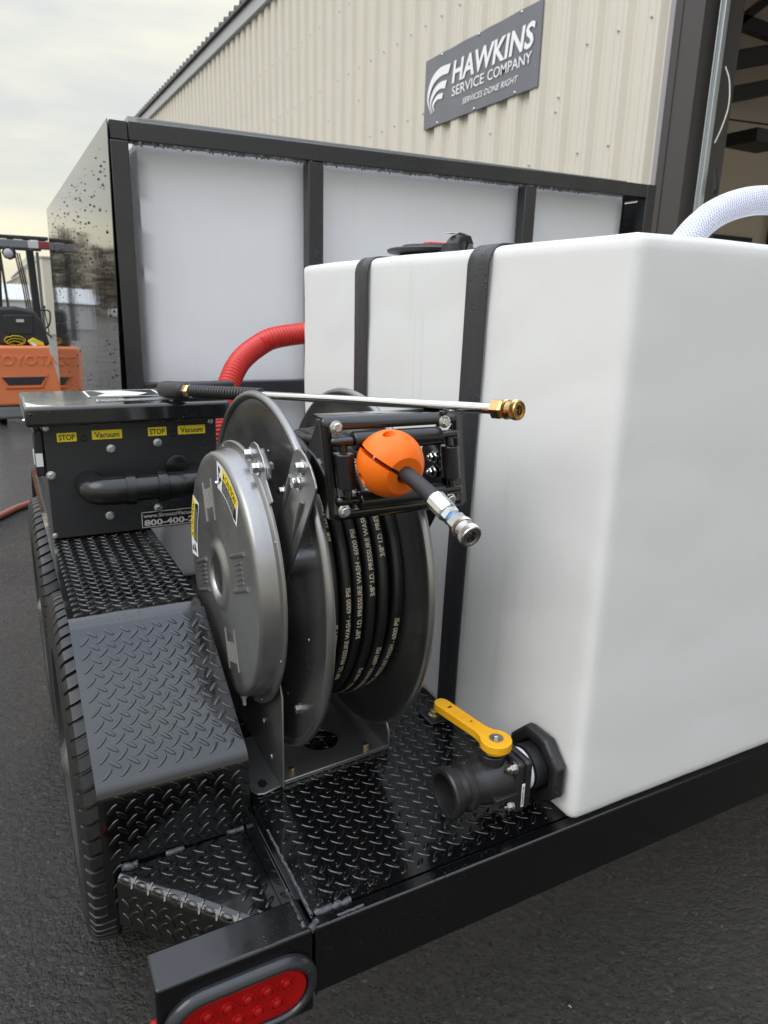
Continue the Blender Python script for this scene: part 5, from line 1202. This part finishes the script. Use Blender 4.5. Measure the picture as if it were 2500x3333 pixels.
for s in (1, -1): build('ball_screw', MB().cyl(BC+t2*s*.0255-n_*.019, BC+t2*s*.0255+n_*.019, .0026, n=14), ZINC, ph)
# ferrule, hex, seal, coupler
fd = Vector((.01, -.955, -.297)).normalized(); F0 = Vector((.4166, .655, .9865))
build('ferrule', MB().lathe(F0, fd, [(0, .0112), (.001, .0120), (.024, .0120), (.027, .0112), (.028, .0105)], 12), ZINC, ph, smooth=20)
build('hex_fitting', MB().lathe(F0+fd*.028, fd, [(0, .0085), (.001, .0105), (.009, .0105), (.010, .009)], 6), ZINC, ph, smooth=20)
build('blue_seal', MB().lathe(F0+fd*.038, fd, [(0, .0082), (.002, .0086), (.003, .0082)], 24), BLUE, ph)
build('coupler_hex', MB().lathe(F0+fd*.041, fd, [(0, .0095), (.002, .0112), (.011, .0112), (.013, .0100)], 6), NICKEL, ph, smooth=20)
def knurl(o_, d_, R, L0, L1, n=60):
    mb_ = MB(); prof_ = []; vs_ = []; u_, v_, w2 = basis(d_); rows = 5; fs_ = []
    for q in range(rows):
        for i in range(n*2):
            a = 2*pi*i/(n*2); r = R+(.00045 if (i+q) % 2 else -.00015); p = Vector(o_)+w2*(L0+(L1-L0)*q/(rows-1))+(u_*cos(a)+v_*sin(a))*r; vs_.append(p)
    for q in range(rows-1):
        for i in range(n*2): j = (i+1) % (n*2); fs_.append((q*n*2+i, q*n*2+j, (q+1)*n*2+j, (q+1)*n*2+i))
    return mb_.add(vs_, fs_)
def coupler(o_, d_, R, m1, parent, face=None):
    d_ = Vector(d_).normalized(); o_ = Vector(o_)
    c_ = build('coupler_sleeve', MB().lathe(o_, d_, [(0, R*.80), (R*.1, R*.93), (R*.55, R*.95), (R*.60, R*.955), (R*1.08, R*.965), (R*1.12, R*.985), (R*1.75, R*.99), (R*1.85, R*.95), (R*1.85, R*.82), (R*1.72, R*.80), (R*1.72, R*.64), (R*1.80, R*.62), (R*1.80, R*.52), (R*1.2, R*.48), (R*1.2, .0001)], 56), m1, parent, smooth=35)
    build('knurled_band', knurl(o_, d_, R*.985, R*.15, R*.48), m1, c_, smooth=0); build('knurled_band', knurl(o_, d_, R*1.0, R*1.25, R*1.72), m1, c_, smooth=0)
    u_, v_, _ = basis(d_)
    build('valve_face', MB().lathe(o_+d_*(R*1.2), d_, [(0, R*.47), (R*.05, R*.47), (R*.05, .0001)], 32), PLAST, c_)
    for a in (0, 2.1, 4.2): build('ball_bearing', MB().sphere(o_+d_*(R*1.27)+(u_*cos(a)+v_*sin(a))*R*.25, R*.085, 10, 6), ZINC, c_)
    return c_
coupler(F0+fd*.053, fd, .0122, NICKEL, ph)

# ================================================================== SPRAY LANCE
LR = Vector((.537, .700, 1.0765)); LL = Vector((.326, 1.572, 1.0125)); ld = (LR-LL).normalized()
sl_ = thing('spray_lance', 'polished spray lance with black grip and brass coupler lying across the box lid and reel', 'spray lance', (.33, 1.57, .992))
build('lance_tube', MB().cyl(LL+ld*.20, LR, .0068, n=32), CHROME, sl_)
sp = []; s = .085
bp0 = []
build('spring_core', MB().cyl(LL+ld*.07, LL+ld*.36, .0078, n=20), RUB, sl_)
mb = MB(); turns = 26; u_, v_, _ = basis(ld); path = [LL+ld*(.085+.27*i/(turns*12))+(u_*cos(2*pi*i/12)+v_*sin(2*pi*i/12))*.0095 for i in range(turns*12+1)]
mb.tube(path, .0033, 8); build('spring_guard', mb, mat('black_spring', (.011, .011, .011), .3), sl_, smooth=60)
build('grip_nut', MB().lathe(LL+ld*.062, ld, [(0, .012), (.002, .0135), (.016, .0135), (.02, .010)], 6), BRASS, sl_, smooth=20)
hz = .992
grip_c = LL
mb = MB().lathe(LL-ld*.052, ld, [(0, .008), (.004, .0145), (.012, .0175), (.030, .0185), (.095, .0185), (.108, .0175), (.114, .012)], 36); g1 = build('grip', mb, RUB, sl_, smooth=50)
sd2 = Vector((ld.y, -ld.x, 0)).normalized()
p0 = LL+Vector((.035, .06, .012)); 
mb = MB().prism([(.335, 1.60, .9925), (.335, 1.635, .9925), (.475, 1.655, .9925), (.475, 1.615, .9925)], (0, 0, .030)); build('trigger_body', mb, RUB, g1, bevel=.006, seg=3)
build('end_nut', MB().lathe(LR-ld*.016, ld, [(0, .010), (.002, .0128), (.015, .0128), (.018, .0108)], 6), BRASS, sl_, smooth=20)
coupler(LR+ld*.002, ld, .0118, BRASS, sl_)

# hex nut lying on the asphalt
hn_ = build('hex_nut', MB().lathe((.751, .680, GZ+.0015), (.2, -.3, 1), [(0, .0052), (0, .0062), (.0045, .0062), (.0055, .0055), (.0055, .0036), (.0035, .0034), (0, .0034)], 6, close=True), ZINC, smooth=20)
tag(hn_, 'small loose silver hex nut lying alone on the dark wet asphalt', 'nut')
